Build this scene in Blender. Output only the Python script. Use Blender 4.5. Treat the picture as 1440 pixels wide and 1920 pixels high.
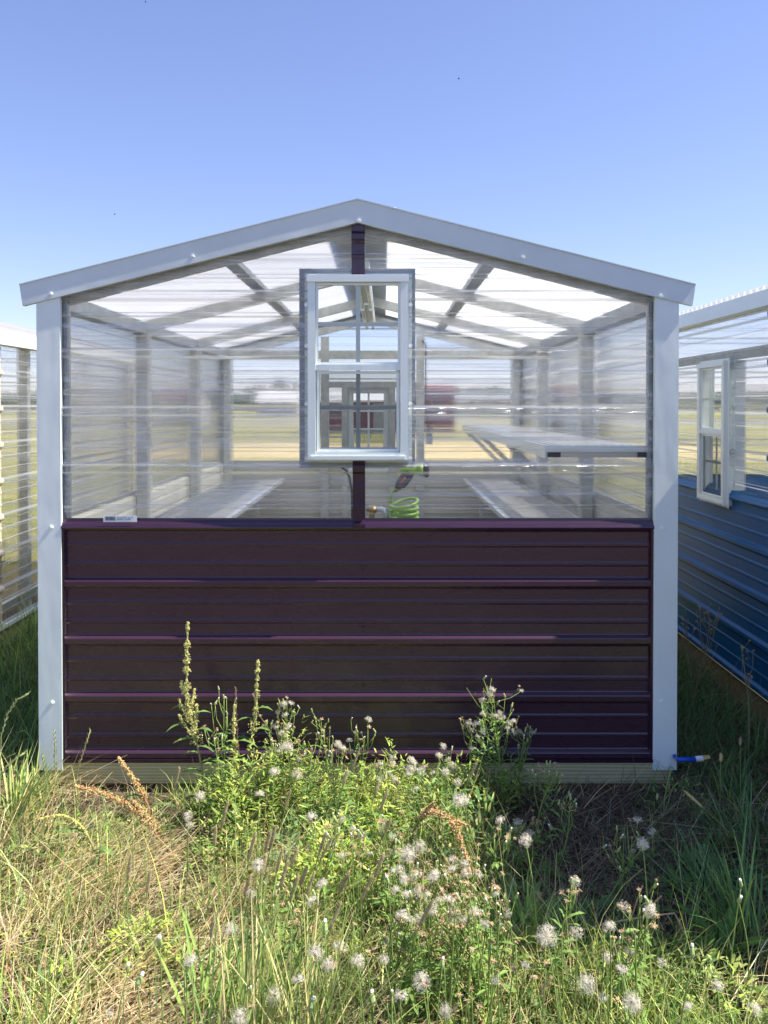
import bpy, math, random
import numpy as np
from mathutils import Vector, Matrix, noise as mnoise
R = math.radians
random.seed(7); rng = np.random.default_rng(7)
for o in list(bpy.data.objects): bpy.data.objects.remove(o)
scene = bpy.context.scene
COL = scene.collection

# ------------------------------------------------------------------ camera
W0, H0, F, YP, CH = 1440.0, 1920.0, 1536.0, 781.5, 1.49
PITCH = R(0.8)
cam_d = bpy.data.cameras.new('camera'); cam = bpy.data.objects.new('camera', cam_d); COL.objects.link(cam)
cam_d.sensor_fit = 'HORIZONTAL'; cam_d.sensor_width = 36.0
cam_d.lens = F/W0*36.0
cam_d.shift_y = -(H0/2-YP)/W0
cam_d.clip_start = 0.05; cam_d.clip_end = 3000
cam.location = (0, 0, CH); cam.rotation_euler = (R(90)-PITCH, 0, 0)
scene.camera = cam
scene.render.resolution_x = 768; scene.render.resolution_y = 1024

def at(px, py, Y):
    """point seen at pixel px,py of the photograph, at distance Y in front of the camera"""
    dx, dy = (px-720)/F, -(py-YP)/F
    c, s = math.cos(PITCH), math.sin(PITCH)
    d = Vector((dx, c+dy*s, dy*c-s))
    return Vector((0, 0, CH)) + d*(Y/d.y)

# ------------------------------------------------------------------ light
SUN = Vector((1.0, -0.07, 1.34)).normalized()
el = math.asin(SUN.z); az = math.atan2(SUN.x, SUN.y)
world = bpy.data.worlds.new('World'); scene.world = world; world.use_nodes = True
wn = world.node_tree; bg = wn.nodes['Background']
sky = wn.nodes.new('ShaderNodeTexSky'); sky.sky_type = 'NISHITA'; sky.sun_disc = False
sky.sun_elevation = el; sky.sun_rotation = az; sky.air_density = 1.0; sky.dust_density = 0.15; sky.ozone_density = 1.6
sm = wn.nodes.new('ShaderNodeMix'); sm.data_type = 'RGBA'; sm.blend_type = 'MULTIPLY'; sm.inputs[0].default_value = 1.0
sm.inputs[7].default_value = (1.00, 0.968, 1.31, 1); wn.links.new(sky.outputs[0], sm.inputs[6])
gm = wn.nodes.new('ShaderNodeGamma'); gm.inputs[1].default_value = 0.85; wn.links.new(sm.outputs[2], gm.inputs[0])
wn.links.new(gm.outputs[0], bg.inputs[0]); bg.inputs[1].default_value = 0.113
sd = bpy.data.lights.new('sun', 'SUN'); sd.energy = 5.0; sd.angle = R(0.5); sd.color = (1.0, 0.94, 0.86)
so = bpy.data.objects.new('sun', sd); COL.objects.link(so)
so.rotation_euler = (-SUN).to_track_quat('-Z', 'Y').to_euler(); so.location = (6, -1, 9)
scene.view_settings.view_transform = 'Standard'; scene.view_settings.look = 'None'
scene.view_settings.exposure = 0.93; scene.view_settings.gamma = 1.0; scene.view_settings.use_curve_mapping = False
scene.render.engine = 'CYCLES'
scene.cycles.max_bounces = 10; scene.cycles.transparent_max_bounces = 40
scene.cycles.transmission_bounces = 8; scene.cycles.diffuse_bounces = 3; scene.cycles.glossy_bounces = 4
scene.cycles.sample_clamp_indirect = 6.0

# ------------------------------------------------------------------ materials
def new_mat(name):
    m = bpy.data.materials.new(name); m.use_nodes = True
    nt = m.node_tree; nt.nodes.clear()
    out = nt.nodes.new('ShaderNodeOutputMaterial')
    return m, nt, out
def N(nt, t, **kw):
    n = nt.nodes.new(t)
    for k, v in kw.items():
        if k in n.inputs.keys(): n.inputs[k].default_value = v
        else: setattr(n, k, v)
    return n
def coords(nt, scale=(1, 1, 1), src='Object'):
    tc = N(nt, 'ShaderNodeTexCoord'); mp = N(nt, 'ShaderNodeMapping'); mp.inputs['Scale'].default_value = scale
    nt.links.new(tc.outputs[src], mp.inputs[0]); return mp.outputs[0]
def noise(nt, vec, scale, detail=4, rough=0.55):
    n = N(nt, 'ShaderNodeTexNoise'); n.inputs['Scale'].default_value = scale
    n.inputs['Detail'].default_value = detail; n.inputs['Roughness'].default_value = rough
    nt.links.new(vec, n.inputs['Vector']); return n.outputs[0]
def ramp(nt, fac, stops):
    r = N(nt, 'ShaderNodeValToRGB'); e = r.color_ramp.elements
    while len(e) < len(stops): e.new(0.5)
    for i, (p, c) in enumerate(stops):
        e[i].position = p; e[i].color = (*c, 1) if len(c) == 3 else c
    nt.links.new(fac, r.inputs[0]); return r.outputs[0]
def mixsh(nt, fac, a, b):
    m = N(nt, 'ShaderNodeMixShader')
    if isinstance(fac, (int, float)): m.inputs[0].default_value = fac
    else: nt.links.new(fac, m.inputs[0])
    nt.links.new(a, m.inputs[1]); nt.links.new(b, m.inputs[2]); return m.outputs[0]
def bump(nt, h, strength, dist):
    b = N(nt, 'ShaderNodeBump'); b.inputs['Strength'].default_value = strength; b.inputs['Distance'].default_value = dist
    nt.links.new(h, b.inputs['Height']); return b.outputs[0]

def solid(name, col, rough=0.5, metal=0.0, var=0.12, scale=(3, 3, 3), bmp=0.0, bs=40, coat=0.0, spec=0.5, col2=None, wave=None, specks=None):
    m, nt, out = new_mat(name)
    p = N(nt, 'ShaderNodeBsdfPrincipled')
    v = coords(nt, scale); n = noise(nt, v, 3.0, 6)
    c2 = col2 or tuple(max(0, c*(1-var*2)) for c in col); c1 = tuple(min(1, c*(1+var*0.7)) for c in col)
    basec = ramp(nt, n, [(0.3, c2), (0.7, c1)])
    if specks:
        vo = N(nt, 'ShaderNodeTexVoronoi'); vo.inputs['Scale'].default_value = 34; nt.links.new(coords(nt), vo.inputs['Vector'])
        thin = noise(nt, coords(nt), 2.3, 3)
        th = N(nt, 'ShaderNodeMapRange'); nt.links.new(thin, th.inputs[0]); th.inputs[1].default_value = .45; th.inputs[2].default_value = .75; th.inputs[3].default_value = 0.0; th.inputs[4].default_value = 0.085
        lt = N(nt, 'ShaderNodeMath', operation='LESS_THAN'); nt.links.new(vo.outputs['Distance'], lt.inputs[0]); nt.links.new(th.outputs[0], lt.inputs[1])
        film = N(nt, 'ShaderNodeMapRange'); nt.links.new(noise(nt, coords(nt, (2, 2, 5)), 2.0, 7, .7), film.inputs[0]); film.inputs[1].default_value = .45; film.inputs[2].default_value = .8; film.inputs[3].default_value = 0.0; film.inputs[4].default_value = .03
        mxv = N(nt, 'ShaderNodeMath', operation='MAXIMUM'); ls = N(nt, 'ShaderNodeMath', operation='MULTIPLY'); nt.links.new(lt.outputs[0], ls.inputs[0]); ls.inputs[1].default_value = .5
        nt.links.new(ls.outputs[0], mxv.inputs[0]); nt.links.new(film.outputs[0], mxv.inputs[1])
        mc = N(nt, 'ShaderNodeMix', data_type='RGBA'); nt.links.new(mxv.outputs[0], mc.inputs[0]); nt.links.new(basec, mc.inputs[6]); mc.inputs[7].default_value = (*specks, 1); basec = mc.outputs[2]
    nt.links.new(basec, p.inputs['Base Color'])
    r2 = N(nt, 'ShaderNodeMapRange'); nt.links.new(noise(nt, v, 9, 5), r2.inputs[0])
    r2.inputs[3].default_value = max(0.02, rough*0.75); r2.inputs[4].default_value = min(1, rough*1.3)
    nt.links.new(r2.outputs[0], p.inputs['Roughness'])
    p.inputs['Metallic'].default_value = metal
    p.inputs['Specular IOR Level'].default_value = spec
    p.inputs['Coat Weight'].default_value = coat; p.inputs['Coat Roughness'].default_value = 0.15
    if wave: nt.links.new(bump(nt, noise(nt, coords(nt, wave), 1.0, 2, 0.4), 0.5, 0.010), p.inputs['Normal']); nt.links.new(p.inputs['Normal'].links[0].from_socket, p.inputs['Coat Normal'])
    if bmp: nt.links.new(bump(nt, noise(nt, v, bs, 4), bmp, 0.002), p.inputs['Normal'])
    nt.links.new(p.outputs[0], out.inputs[0]); return m

def wood(name, c1, c2, axis=0):
    m, nt, out = new_mat(name); p = N(nt, 'ShaderNodeBsdfPrincipled'); p.inputs['Roughness'].default_value = 0.8
    sc = [9, 9, 9]; sc[axis] = 0.55
    v = coords(nt, tuple(sc))
    w = N(nt, 'ShaderNodeTexWave'); w.bands_direction = 'Z'; w.inputs['Scale'].default_value = 2.6
    w.inputs['Distortion'].default_value = 5.5; w.inputs['Detail'].default_value = 3; w.inputs['Detail Scale'].default_value = 1.1
    nt.links.new(v, w.inputs['Vector'])
    base = N(nt, 'ShaderNodeMix', data_type='RGBA')
    nt.links.new(noise(nt, v, 5, 6), base.inputs[0])
    nt.links.new(ramp(nt, w.outputs[1], [(0.15, c1), (0.95, c2)]), base.inputs[6]); base.inputs[7].default_value = (*c1, 1)
    nt.links.new(base.outputs[2], p.inputs['Base Color'])
    nt.links.new(bump(nt, noise(nt, v, 14, 5), 0.4, 0.003), p.inputs['Normal'])
    nt.links.new(p.outputs[0], out.inputs[0]); return m

def poly(name, scale=(0.35, 0.35, 44), refr=0.5, haze0=0.0, haze1=0.17, tint=(0.965, 0.972, 0.975), ior=1.035, bstr=1.0, g0=0.07, g1=0.55, ribh=0.32):
    """clear ribbed polycarbonate: see-through, a little wavy, glossy, faintly milky, with glints painted in as white streaks"""
    m, nt, out = new_mat(name)
    v = coords(nt, scale)
    n1 = noise(nt, v, 1.0, 5, 0.6)
    n2 = noise(nt, coords(nt, tuple(s*0.30 for s in scale)), 1.0, 6, 0.68)
    n3 = noise(nt, coords(nt, tuple(s*0.55+0.1 for s in scale)), 1.3, 6, 0.7)
    n4 = noise(nt, coords(nt, tuple(s*0.9 for s in scale)), 1.0, 6, 0.75)
    nrm = bump(nt, n1, bstr, 0.006)
    nrg = bump(nt, n3, 1.0, 0.012)
    tr = N(nt, 'ShaderNodeBsdfTransparent'); tr.inputs[0].default_value = (*tint, 1)
    rf = N(nt, 'ShaderNodeBsdfRefraction'); rf.inputs['Color'].default_value = (*tint, 1); rf.inputs['Roughness'].default_value = 0.015
    rf.inputs['IOR'].default_value = ior; nt.links.new(nrm, rf.inputs['Normal'])
    a = mixsh(nt, refr, tr.outputs[0], rf.outputs[0])
    df = N(nt, 'ShaderNodeBsdfDiffuse'); df.inputs[0].default_value = (0.85, 0.87, 0.88, 1)
    tl = N(nt, 'ShaderNodeBsdfTranslucent'); tl.inputs[0].default_value = (0.85, 0.87, 0.88, 1)
    hz = mixsh(nt, 0.7, df.outputs[0], tl.outputs[0])
    def rng_(src, lo, hi, a_, b_):
        mr = N(nt, 'ShaderNodeMapRange'); nt.links.new(src, mr.inputs[0]); mr.inputs[1].default_value = lo; mr.inputs[2].default_value = hi
        mr.inputs[3].default_value = a_; mr.inputs[4].default_value = b_; return mr.outputs[0]
    # sunlit bands painted in: extra milky haze where the sheet folds over a rib
    ge = N(nt, 'ShaderNodeNewGeometry'); sp = N(nt, 'ShaderNodeSeparateXYZ'); nt.links.new(ge.outputs['True Normal'], sp.inputs[0])
    ab = N(nt, 'ShaderNodeMath', operation='ABSOLUTE'); nt.links.new(sp.outputs[2], ab.inputs[0])
    ad = N(nt, 'ShaderNodeMath', operation='ADD', use_clamp=True); nt.links.new(rng_(n2, 0.50, 0.66, haze0, haze1), ad.inputs[0]); nt.links.new(rng_(ab.outputs[0], 0.15, 0.6, 0.0, ribh), ad.inputs[1])
    b = mixsh(nt, ad.outputs[0], a, hz)
    fr = N(nt, 'ShaderNodeFresnel'); fr.inputs[0].default_value = 1.45; nt.links.new(nrg, fr.inputs[1])
    mx = N(nt, 'ShaderNodeMath', operation='MAXIMUM'); nt.links.new(rng_(n4, 0.50, 0.66, g0, g1), mx.inputs[0])
    fm = N(nt, 'ShaderNodeMath', operation='MULTIPLY'); nt.links.new(fr.outputs[0], fm.inputs[0]); fm.inputs[1].default_value = 0.6
    nt.links.new(fm.outputs[0], mx.inputs[1])
    g = N(nt, 'ShaderNodeBsdfGlossy'); g.inputs['Roughness'].default_value = 0.16; nt.links.new(nrg, g.inputs['Normal'])
    nt.links.new(mixsh(nt, mx.outputs[0], b, g.outputs[0]), out.inputs[0]); return m

def glassy(name, tint=(0.95, 0.97, 0.97), screen=0.0):
    m, nt, out = new_mat(name)
    tr = N(nt, 'ShaderNodeBsdfTransparent'); tr.inputs[0].default_value = (*tint, 1)
    if screen:
        df = N(nt, 'ShaderNodeBsdfDiffuse'); df.inputs[0].default_value = (0.16, 0.165, 0.175, 1)
        c = mixsh(nt, screen, tr.outputs[0], df.outputs[0])
    else:
        fr = N(nt, 'ShaderNodeFresnel'); fr.inputs[0].default_value = 1.45
        g = N(nt, 'ShaderNodeBsdfGlossy'); g.inputs['Roughness'].default_value = 0.01
        c = mixsh(nt, fr.outputs[0], tr.outputs[0], g.outputs[0])
    nt.links.new(c, out.inputs[0]); return m

def leafy(name, transl=0.35, rough=0.6, gain=1.0):
    """leaf/stem material coloured by the mesh's own colour attribute"""
    m, nt, out = new_mat(name)
    at_ = N(nt, 'ShaderNodeAttribute'); at_.attribute_name = 'Col'
    v = coords(nt, (1, 1, 1)); n = noise(nt, v, 60, 3)
    mx = N(nt, 'ShaderNodeMix', data_type='RGBA', blend_type='MULTIPLY'); mx.inputs[0].default_value = 1
    nt.links.new(at_.outputs['Color'], mx.inputs[6]); nt.links.new(ramp(nt, n, [(0.3, (0.75*gain,)*3), (0.7, (1.15*gain,)*3)]), mx.inputs[7])
    p = N(nt, 'ShaderNodeBsdfPrincipled'); p.inputs['Roughness'].default_value = rough; p.inputs['Specular IOR Level'].default_value = 0.3
    nt.links.new(mx.outputs[2], p.inputs['Base Color'])
    tl = N(nt, 'ShaderNodeBsdfTranslucent'); nt.links.new(mx.outputs[2], tl.inputs[0])
    nt.links.new(mixsh(nt, transl, p.outputs[0], tl.outputs[0]), out.inputs[0]); return m

M = {}
M['maroon'] = solid('maroon_paint', (0.056, 0.021, 0.040), 0.27, var=0.07, coat=0.6, specks=(.16, .12, .10), scale=(0.6, 0.6, 2))
M['maroon_dark'] = solid('maroon_trim', (0.04, 0.014, 0.034), 0.22, var=0.05, coat=0.4)
M['blue'] = solid('blue_paint', (0.004, 0.125, 0.32), 0.34, var=0.06, coat=0.0, spec=0.3, specks=(.2, .2, .2), scale=(0.6, 0.6, 2))
M['cream'] = solid('cream_trim', (0.84, 0.80, 0.69), 0.4, var=0.03)
M['tan'] = solid('tan_paint', (0.60, 0.53, 0.40), 0.4, var=0.04)
M['white'] = solid('white_trim', (0.86, 0.93, 0.88), 0.34, var=0.04, scale=(1, 1, 0.6), spec=0.5, wave=(9, 9, 3.5), specks=(.5, .48, .42))
M['rake'] = solid('rake_trim', (0.70, 0.77, 0.76), 0.34, var=0.04, scale=(1, 1, 1), wave=(3, 6, 8), specks=(.45, .43, .38))
M['vinyl'] = solid('white_vinyl', (0.88, 0.94, 0.88), 0.35, var=0.02)
M['galv'] = solid('galvanised', (0.62, 0.63, 0.57), 0.42, metal=0.35, var=0.12, scale=(6, 6, 6))
M['galv_dark'] = solid('galvanised_dull', (0.36, 0.39, 0.42), 0.5, metal=0.25, var=0.12, scale=(5, 5, 5))
M['bright'] = solid('bright_zinc', (0.85, 0.86, 0.84), 0.3, metal=0.5, var=0.08, scale=(9, 9, 9))
M['inner'] = solid('panel_back', (0.64, 0.63, 0.54), 0.5, var=0.07, scale=(0.5, 0.5, 5))
M['wood_x'] = wood('treated_wood', (0.62, 0.56, 0.30), (0.28, 0.23, 0.09), 0)
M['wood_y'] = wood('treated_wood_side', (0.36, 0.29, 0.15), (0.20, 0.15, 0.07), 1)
M['block'] = solid('block_wood', (0.28, 0.23, 0.14), 0.9, var=0.25, scale=(9, 9, 2), bmp=0.5)
M['poly'] = poly('clear_ribbed_plastic')
M['poly_side'] = poly('clear_ribbed_plastic_side', refr=0.4, haze1=0.27, scale=(0.35, 0.35, 28), g0=0.05, g1=0.4, ribh=0.5)
def roof_mat():
    m, nt, out = new_mat('clear_roof_plastic')
    tr = N(nt, 'ShaderNodeBsdfTransparent'); tr.inputs[0].default_value = (.95, .96, .96, 1)
    tl = N(nt, 'ShaderNodeBsdfTranslucent'); tl.inputs[0].default_value = (.80, .80, .78, 1)
    df = N(nt, 'ShaderNodeBsdfDiffuse'); df.inputs[0].default_value = (.8, .82, .84, 1)
    a = mixsh(nt, 0.12, tl.outputs[0], df.outputs[0])
    n = N(nt, 'ShaderNodeMapRange'); nt.links.new(noise(nt, coords(nt, (1, 4, 1)), 2, 4), n.inputs[0]); n.inputs[3].default_value = .62; n.inputs[4].default_value = .78
    b = mixsh(nt, n.outputs[0], tr.outputs[0], a)
    g = N(nt, 'ShaderNodeBsdfGlossy'); g.inputs['Roughness'].default_value = 0.15
    nt.links.new(mixsh(nt, 0.05, b, g.outputs[0]), out.inputs[0]); return m
M['roof'] = roof_mat()
M['glass'] = glassy('window_glass')
M['screen'] = glassy('insect_screen', screen=0.42)
M['black'] = solid('black_rubber', (0.02, 0.02, 0.022), 0.45, var=0.2)
M['dark'] = solid('dark_hole', (0.015, 0.016, 0.018), 0.7, var=0.1)
M['lime'] = solid('lime_plastic', (0.34, 0.58, 0.06), 0.35, var=0.06, scale=(20, 20, 20))
M['brass'] = solid('brass', (0.52, 0.36, 0.14), 0.35, metal=0.8, var=0.15, scale=(30, 30, 30))
M['red'] = solid('red_plastic', (0.35, 0.02, 0.03), 0.4, var=0.1)
M['hose_blue'] = solid('blue_hose', (0.01, 0.10, 0.62), 0.35, var=0.08)
M['tube'] = solid('tube_lamp', (0.85, 0.85, 0.82), 0.25, var=0.02)
M['label'] = solid('sticker_paper', (0.80, 0.84, 0.88), 0.5, var=0.02)
M['ink'] = solid('sticker_ink', (0.06, 0.07, 0.10), 0.6, var=0.05)
M['leaf'] = leafy('leaf', 0.3, gain=1.5); M['stem'] = leafy('stem', 0.2, gain=1.4); M['straw'] = leafy('straw', 0.3, 0.7, 1.22)
M['fluff'] = leafy('fluff', 0.5, 0.8); M['tree'] = leafy('tree_leaf', 0.2, 0.7)
M['barn_red'] = solid('barn_red', (0.17, 0.03, 0.035), 0.6, var=0.1, scale=(4, 4, .2))
M['barn_roof'] = solid('white_metal_roof', (0.68, 0.66, 0.62), 0.5, var=0.05, scale=(4, .2, 4))
M['far_wall'] = solid('far_wall', (0.34, 0.33, 0.32), 0.7, var=0.1)
M['far_glass'] = solid('far_glass', (0.05, 0.06, 0.08), 0.2, var=0.1)
M['bark'] = solid('bark', (0.10, 0.08, 0.06), 0.9, var=0.2)

def mesh_mat():
    """expanded metal bench top: fine diamond holes"""
    m, nt, out = new_mat('expanded_metal')
    p = N(nt, 'ShaderNodeBsdfPrincipled'); p.inputs['Base Color'].default_value = (0.62, 0.62, 0.60, 1)
    p.inputs['Metallic'].default_value = 0.4; p.inputs['Roughness'].default_value = 0.45
    tr = N(nt, 'ShaderNodeBsdfTransparent')
    v = coords(nt, (60, 30, 1)); ch = N(nt, 'ShaderNodeTexVoronoi'); ch.inputs['Scale'].default_value = 1.0; ch.inputs['Randomness'].default_value = 0.1
    nt.links.new(v, ch.inputs['Vector'])
    r = ramp(nt, ch.outputs['Distance'], [(0.30, (1, 1, 1)), (0.38, (0, 0, 0))])
    nt.links.new(mixsh(nt, r, p.outputs[0], tr.outputs[0]), out.inputs[0]); return m
M['mesh'] = mesh_mat()

def ground_mat():
    m, nt, out = new_mat('ground_soil')
    p = N(nt, 'ShaderNodeBsdfPrincipled'); p.inputs['Roughness'].default_value = 0.95; p.inputs['Specular IOR Level'].default_value = 0.1
    v = coords(nt)
    near = ramp(nt, noise(nt, v, 34, 8, 0.7), [(0.32, (0.045, 0.033, 0.026)), (0.5, (0.11, 0.082, 0.058)), (0.7, (0.24, 0.19, 0.12))])
    far = ramp(nt, noise(nt, coords(nt, (0.35, 1.6, 1)), 0.16, 7, 0.65), [(0.32, (0.17, 0.19, 0.05)), (0.5, (0.32, 0.30, 0.10)), (0.68, (0.50, 0.41, 0.19))])
    sep = N(nt, 'ShaderNodeSeparateXYZ'); nt.links.new(coords(nt), sep.inputs[0])
    ln = N(nt, 'ShaderNodeMapRange'); nt.links.new(sep.outputs[1], ln.inputs[0]); ln.inputs[1].default_value = 6; ln.inputs[2].default_value = 10
    mx = N(nt, 'ShaderNodeMix', data_type='RGBA'); nt.links.new(ln.outputs[0], mx.inputs[0]); nt.links.new(near, mx.inputs[6]); nt.links.new(far, mx.inputs[7])
    nt.links.new(mx.outputs[2], p.inputs['Base Color'])
    nt.links.new(bump(nt, noise(nt, v, 60, 6, 0.7), 1.0, 0.02), p.inputs['Normal'])
    nt.links.new(p.outputs[0], out.inputs[0]); return m
M['ground'] = ground_mat()
def sheet_mat(name, c1, c2, s=0.5):
    m, nt, out = new_mat(name); p = N(nt, 'ShaderNodeBsdfPrincipled'); p.inputs['Roughness'].default_value = 0.95
    nt.links.new(ramp(nt, noise(nt, coords(nt), s, 8, 0.7), [(0.3, c1), (0.7, c2)]), p.inputs['Base Color'])
    nt.links.new(p.outputs[0], out.inputs[0]); return m
M['sand'] = sheet_mat('sand', (0.46, 0.35, 0.15), (0.70, 0.54, 0.27))
M['asphalt'] = sheet_mat('asphalt', (0.16, 0.16, 0.16), (0.24, 0.235, 0.23))

# ------------------------------------------------------------------ mesh helpers
def root_of(o):
    while o.parent: o = o.parent
    return o
class MB:
    def __init__(s, T=None): s.v, s.f, s.c, s.T, s.col = [], [], [], T, (0.5, 0.5, 0.5)
    def add(s, vs, fs):
        k = len(s.v)
        for p in vs:
            p = Vector(p); s.v.append(s.T @ p if s.T else p); s.c.append(s.col)
        s.f += [tuple(i+k for i in f) for f in fs]
    def box(s, x0, x1, y0, y1, z0, z1):
        s.add([(x0,y0,z0),(x1,y0,z0),(x1,y1,z0),(x0,y1,z0),(x0,y0,z1),(x1,y0,z1),(x1,y1,z1),(x0,y1,z1)],
              [(0,3,2,1),(4,5,6,7),(0,1,5,4),(1,2,6,5),(2,3,7,6),(3,0,4,7)])
    def prism(s, poly, y0, y1):
        n = len(poly)
        s.add([(x, y0, z) for x, z in poly]+[(x, y1, z) for x, z in poly],
              [tuple(range(n)), tuple(range(2*n-1, n-1, -1))]+[(i, (i+1) % n+0, (i+1) % n+n, i+n)[::-1] for i in range(n)])
    def tube(s, pts, r, n=6, cap=True):
        pts = [Vector(p) for p in pts]; rs = r if isinstance(r, (list, tuple)) else [r]*len(pts)
        vs, fs = [], []; ref = None
        for i, p in enumerate(pts):
            t = (pts[min(i+1, len(pts)-1)]-pts[max(i-1, 0)]).normalized()
            if ref is None: ref = t.orthogonal().normalized()
            u = (ref-t*ref.dot(t)).normalized(); ref = u; w = t.cross(u)
            for k in range(n):
                a = 2*math.pi*k/n; vs.append(p+(u*math.cos(a)+w*math.sin(a))*rs[i])
        for i in range(len(pts)-1):
            for k in range(n):
                fs.append((i*n+k, i*n+(k+1) % n, (i+1)*n+(k+1) % n, (i+1)*n+k))
        if cap: fs += [tuple(range(n))[::-1], tuple(range((len(pts)-1)*n, len(pts)*n))]
        s.add(vs, fs)
    def bar(s, a, b, w, h, up=(0, 0, 1)):
        a, b = Vector(a), Vector(b); t = (b-a).normalized(); u = t.cross(Vector(up)).normalized(); v = u.cross(t)
        vs = [p+u*(w/2*i)+v*(h/2*j) for p in (a, b) for i, j in ((-1,-1),(1,-1),(1,1),(-1,1))]
        s.add(vs, [(0,1,2,3)[::-1],(4,5,6,7),(0,1,5,4),(1,2,6,5),(2,3,7,6),(3,0,4,7)])
    def quad(s, a, b, c, d): s.add([a, b, c, d], [(0, 1, 2, 3)])
    def leaf(s, base, d, up, L, Wd, bend=0.3, segs=4, fold=0.15, wav=0.0):
        d = Vector(d).normalized(); side = d.cross(Vector(up)).normalized(); nrm = side.cross(d)
        vs, fs = [], []
        p = Vector(base); dd = d.copy()
        for i in range(segs+1):
            t = i/segs; wd = Wd*math.sin(math.pi*min(1, (t*0.92+0.06)))**0.8*(1+wav*math.sin(i*2.6))
            if i == segs: wd = Wd*0.04
            nn = side.cross(dd)
            o = nn*(fold*wd)
            vs += [p-side*wd/2+o, p, p+side*wd/2+o]
            p = p+dd*(L/segs); dd = (dd-nrm*(bend/segs)).normalized()
        for i in range(segs):
            k = i*3; fs += [(k, k+1, k+4, k+3), (k+1, k+2, k+5, k+4)]
        s.add(vs, fs)
    def build(s, name, mat, parent=None, smooth=False, local=False, mesh_only=False):
        org = Vector((0, 0, 0))
        if parent is not None and not local: org = root_of(parent).location
        me = bpy.data.meshes.new(name); me.from_pydata([tuple(p-org) for p in s.v], [], s.f)
        at_ = me.color_attributes.new('Col', 'FLOAT_COLOR', 'POINT')
        at_.data.foreach_set('color', np.array([(*c, 1) for c in s.c], dtype=np.float32).ravel())
        me.materials.append(mat if not isinstance(mat, str) else M[mat])
        if smooth: me.polygons.foreach_set('use_smooth', [True]*len(me.polygons))
        me.update()
        if mesh_only: return me
        o = bpy.data.objects.new(name, me); COL.objects.link(o)
        if parent is not None: o.parent = parent
        return o
def mesh_obj(name, me, parent=None, loc=(0, 0, 0)):
    o = bpy.data.objects.new(name, me); COL.objects.link(o); o.location = loc
    if parent is not None: o.parent = parent
    return o
def tag(o, label=None, cat=None, group=None, kind=None):
    if label: o['label'] = label
    if cat: o['category'] = cat
    if group: o['group'] = group
    if kind: o['kind'] = kind
    return o
def thing(name, label, cat, loc=(0, 0, 0), group=None):
    o = bpy.data.objects.new(name, None); COL.objects.link(o); o.location = loc; o.empty_display_size = 0.1
    return tag(o, label, cat, group)
def copy_tree(o, parent=None):
    c = o.copy(); COL.objects.link(c); c.parent = parent
    for ch in list(o.children): copy_tree(ch, c)
    return c

# ------------------------------------------------------------------ ground
def gz(x, y):
    r = max(0.0, 1-max(0, (math.hypot(x, y-3)-5))/4.0)
    return -0.03 + r*(0.022*mnoise.noise(Vector((x*1.3, y*1.3, 0.3)))+0.012*mnoise.noise(Vector((x*4.5, y*4.5, 2.3))))
def axis_pts(c, near, step, far):
    a = list(np.arange(-near, near+1e-6, step)); g = step; p = near
    pos = []
    while p < far: g *= 1.25; p += g; pos.append(p)
    return [c-q for q in reversed(pos)]+[c+q for q in a]+[c+q for q in pos]
xs, ys = axis_pts(0, 6, 0.12, 1500), axis_pts(3.5, 6, 0.12, 1500)
g = MB(); g.v = [Vector((x, y, gz(x, y))) for y in ys for x in xs]; g.c = [(0.5, 0.5, 0.5)]*len(g.v); nx = len(xs)
g.f = [(j*nx+i, j*nx+i+1, (j+1)*nx+i+1, (j+1)*nx+i) for j in range(len(ys)-1) for i in range(nx-1)]
tag(g.build('ground', 'ground', smooth=True), kind='structure')
def strip(name, y0, y1, x0, x1, mat, z):
    b = MB(); n = 40; rows = []
    for i in range(n+1):
        x = x0+(x1-x0)*i/n; w = (y1-y0)*0.12
        rows.append([(x, y0+w*mnoise.noise(Vector((x*.15, y0, 0))), z), (x, y1+w*mnoise.noise(Vector((x*.15, y1, 5))), z)])
    for i in range(n): b.quad(rows[i][0], rows[i+1][0], rows[i+1][1], rows[i][1])
    tag(b.build(name, mat), kind='structure')
strip('sand_patch', 23, 33, -9.5, 12, 'sand', -0.02)
strip('road', 62, 84, -300, 300, 'asphalt', -0.02)

# ------------------------------------------------------------------ greenhouse parts
PITCHZ, RIB0 = 0.2263, 0.1105
def profile(z0, z1, shift=0.0):
    """(z, out) rows of the ribbed sheet between z0 and z1"""
    rows = [(z0, 0.0)]
    k = math.floor((z0-RIB0-shift)/PITCHZ)-1
    while True:
        c = RIB0+shift+k*PITCHZ
        if c > z1+0.3: break
        for cc, hb, ht, h in ((c, 0.023, 0.011, 0.017), (c+PITCHZ/3, 0.010, 0.005, 0.0034), (c+2*PITCHZ/3, 0.010, 0.005, 0.0034)):
            e = h*0.14
            for z, o in ((cc-hb-e, 0), (cc-hb+e*0.6, h*0.1), (cc-ht-e*0.6, h*0.9), (cc-ht+e, h), (cc+ht-e, h), (cc+ht+e*0.6, h*0.9), (cc+hb-e*0.6, h*0.1), (cc+hb+e, 0)):
                if z0+1e-4 < z < z1-1e-4: rows.append((z, o))
        k += 1
    rows.append((z1, 0.0))
    return sorted(rows)
def prof_at(z):
    r = profile(z-0.3, z+0.3)
    for (a, oa), (b, ob) in zip(r, r[1:]):
        if a <= z <= b: return oa+(ob-oa)*(z-a)/(b-a)
    return 0
SLOPE = 0.2515
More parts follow.
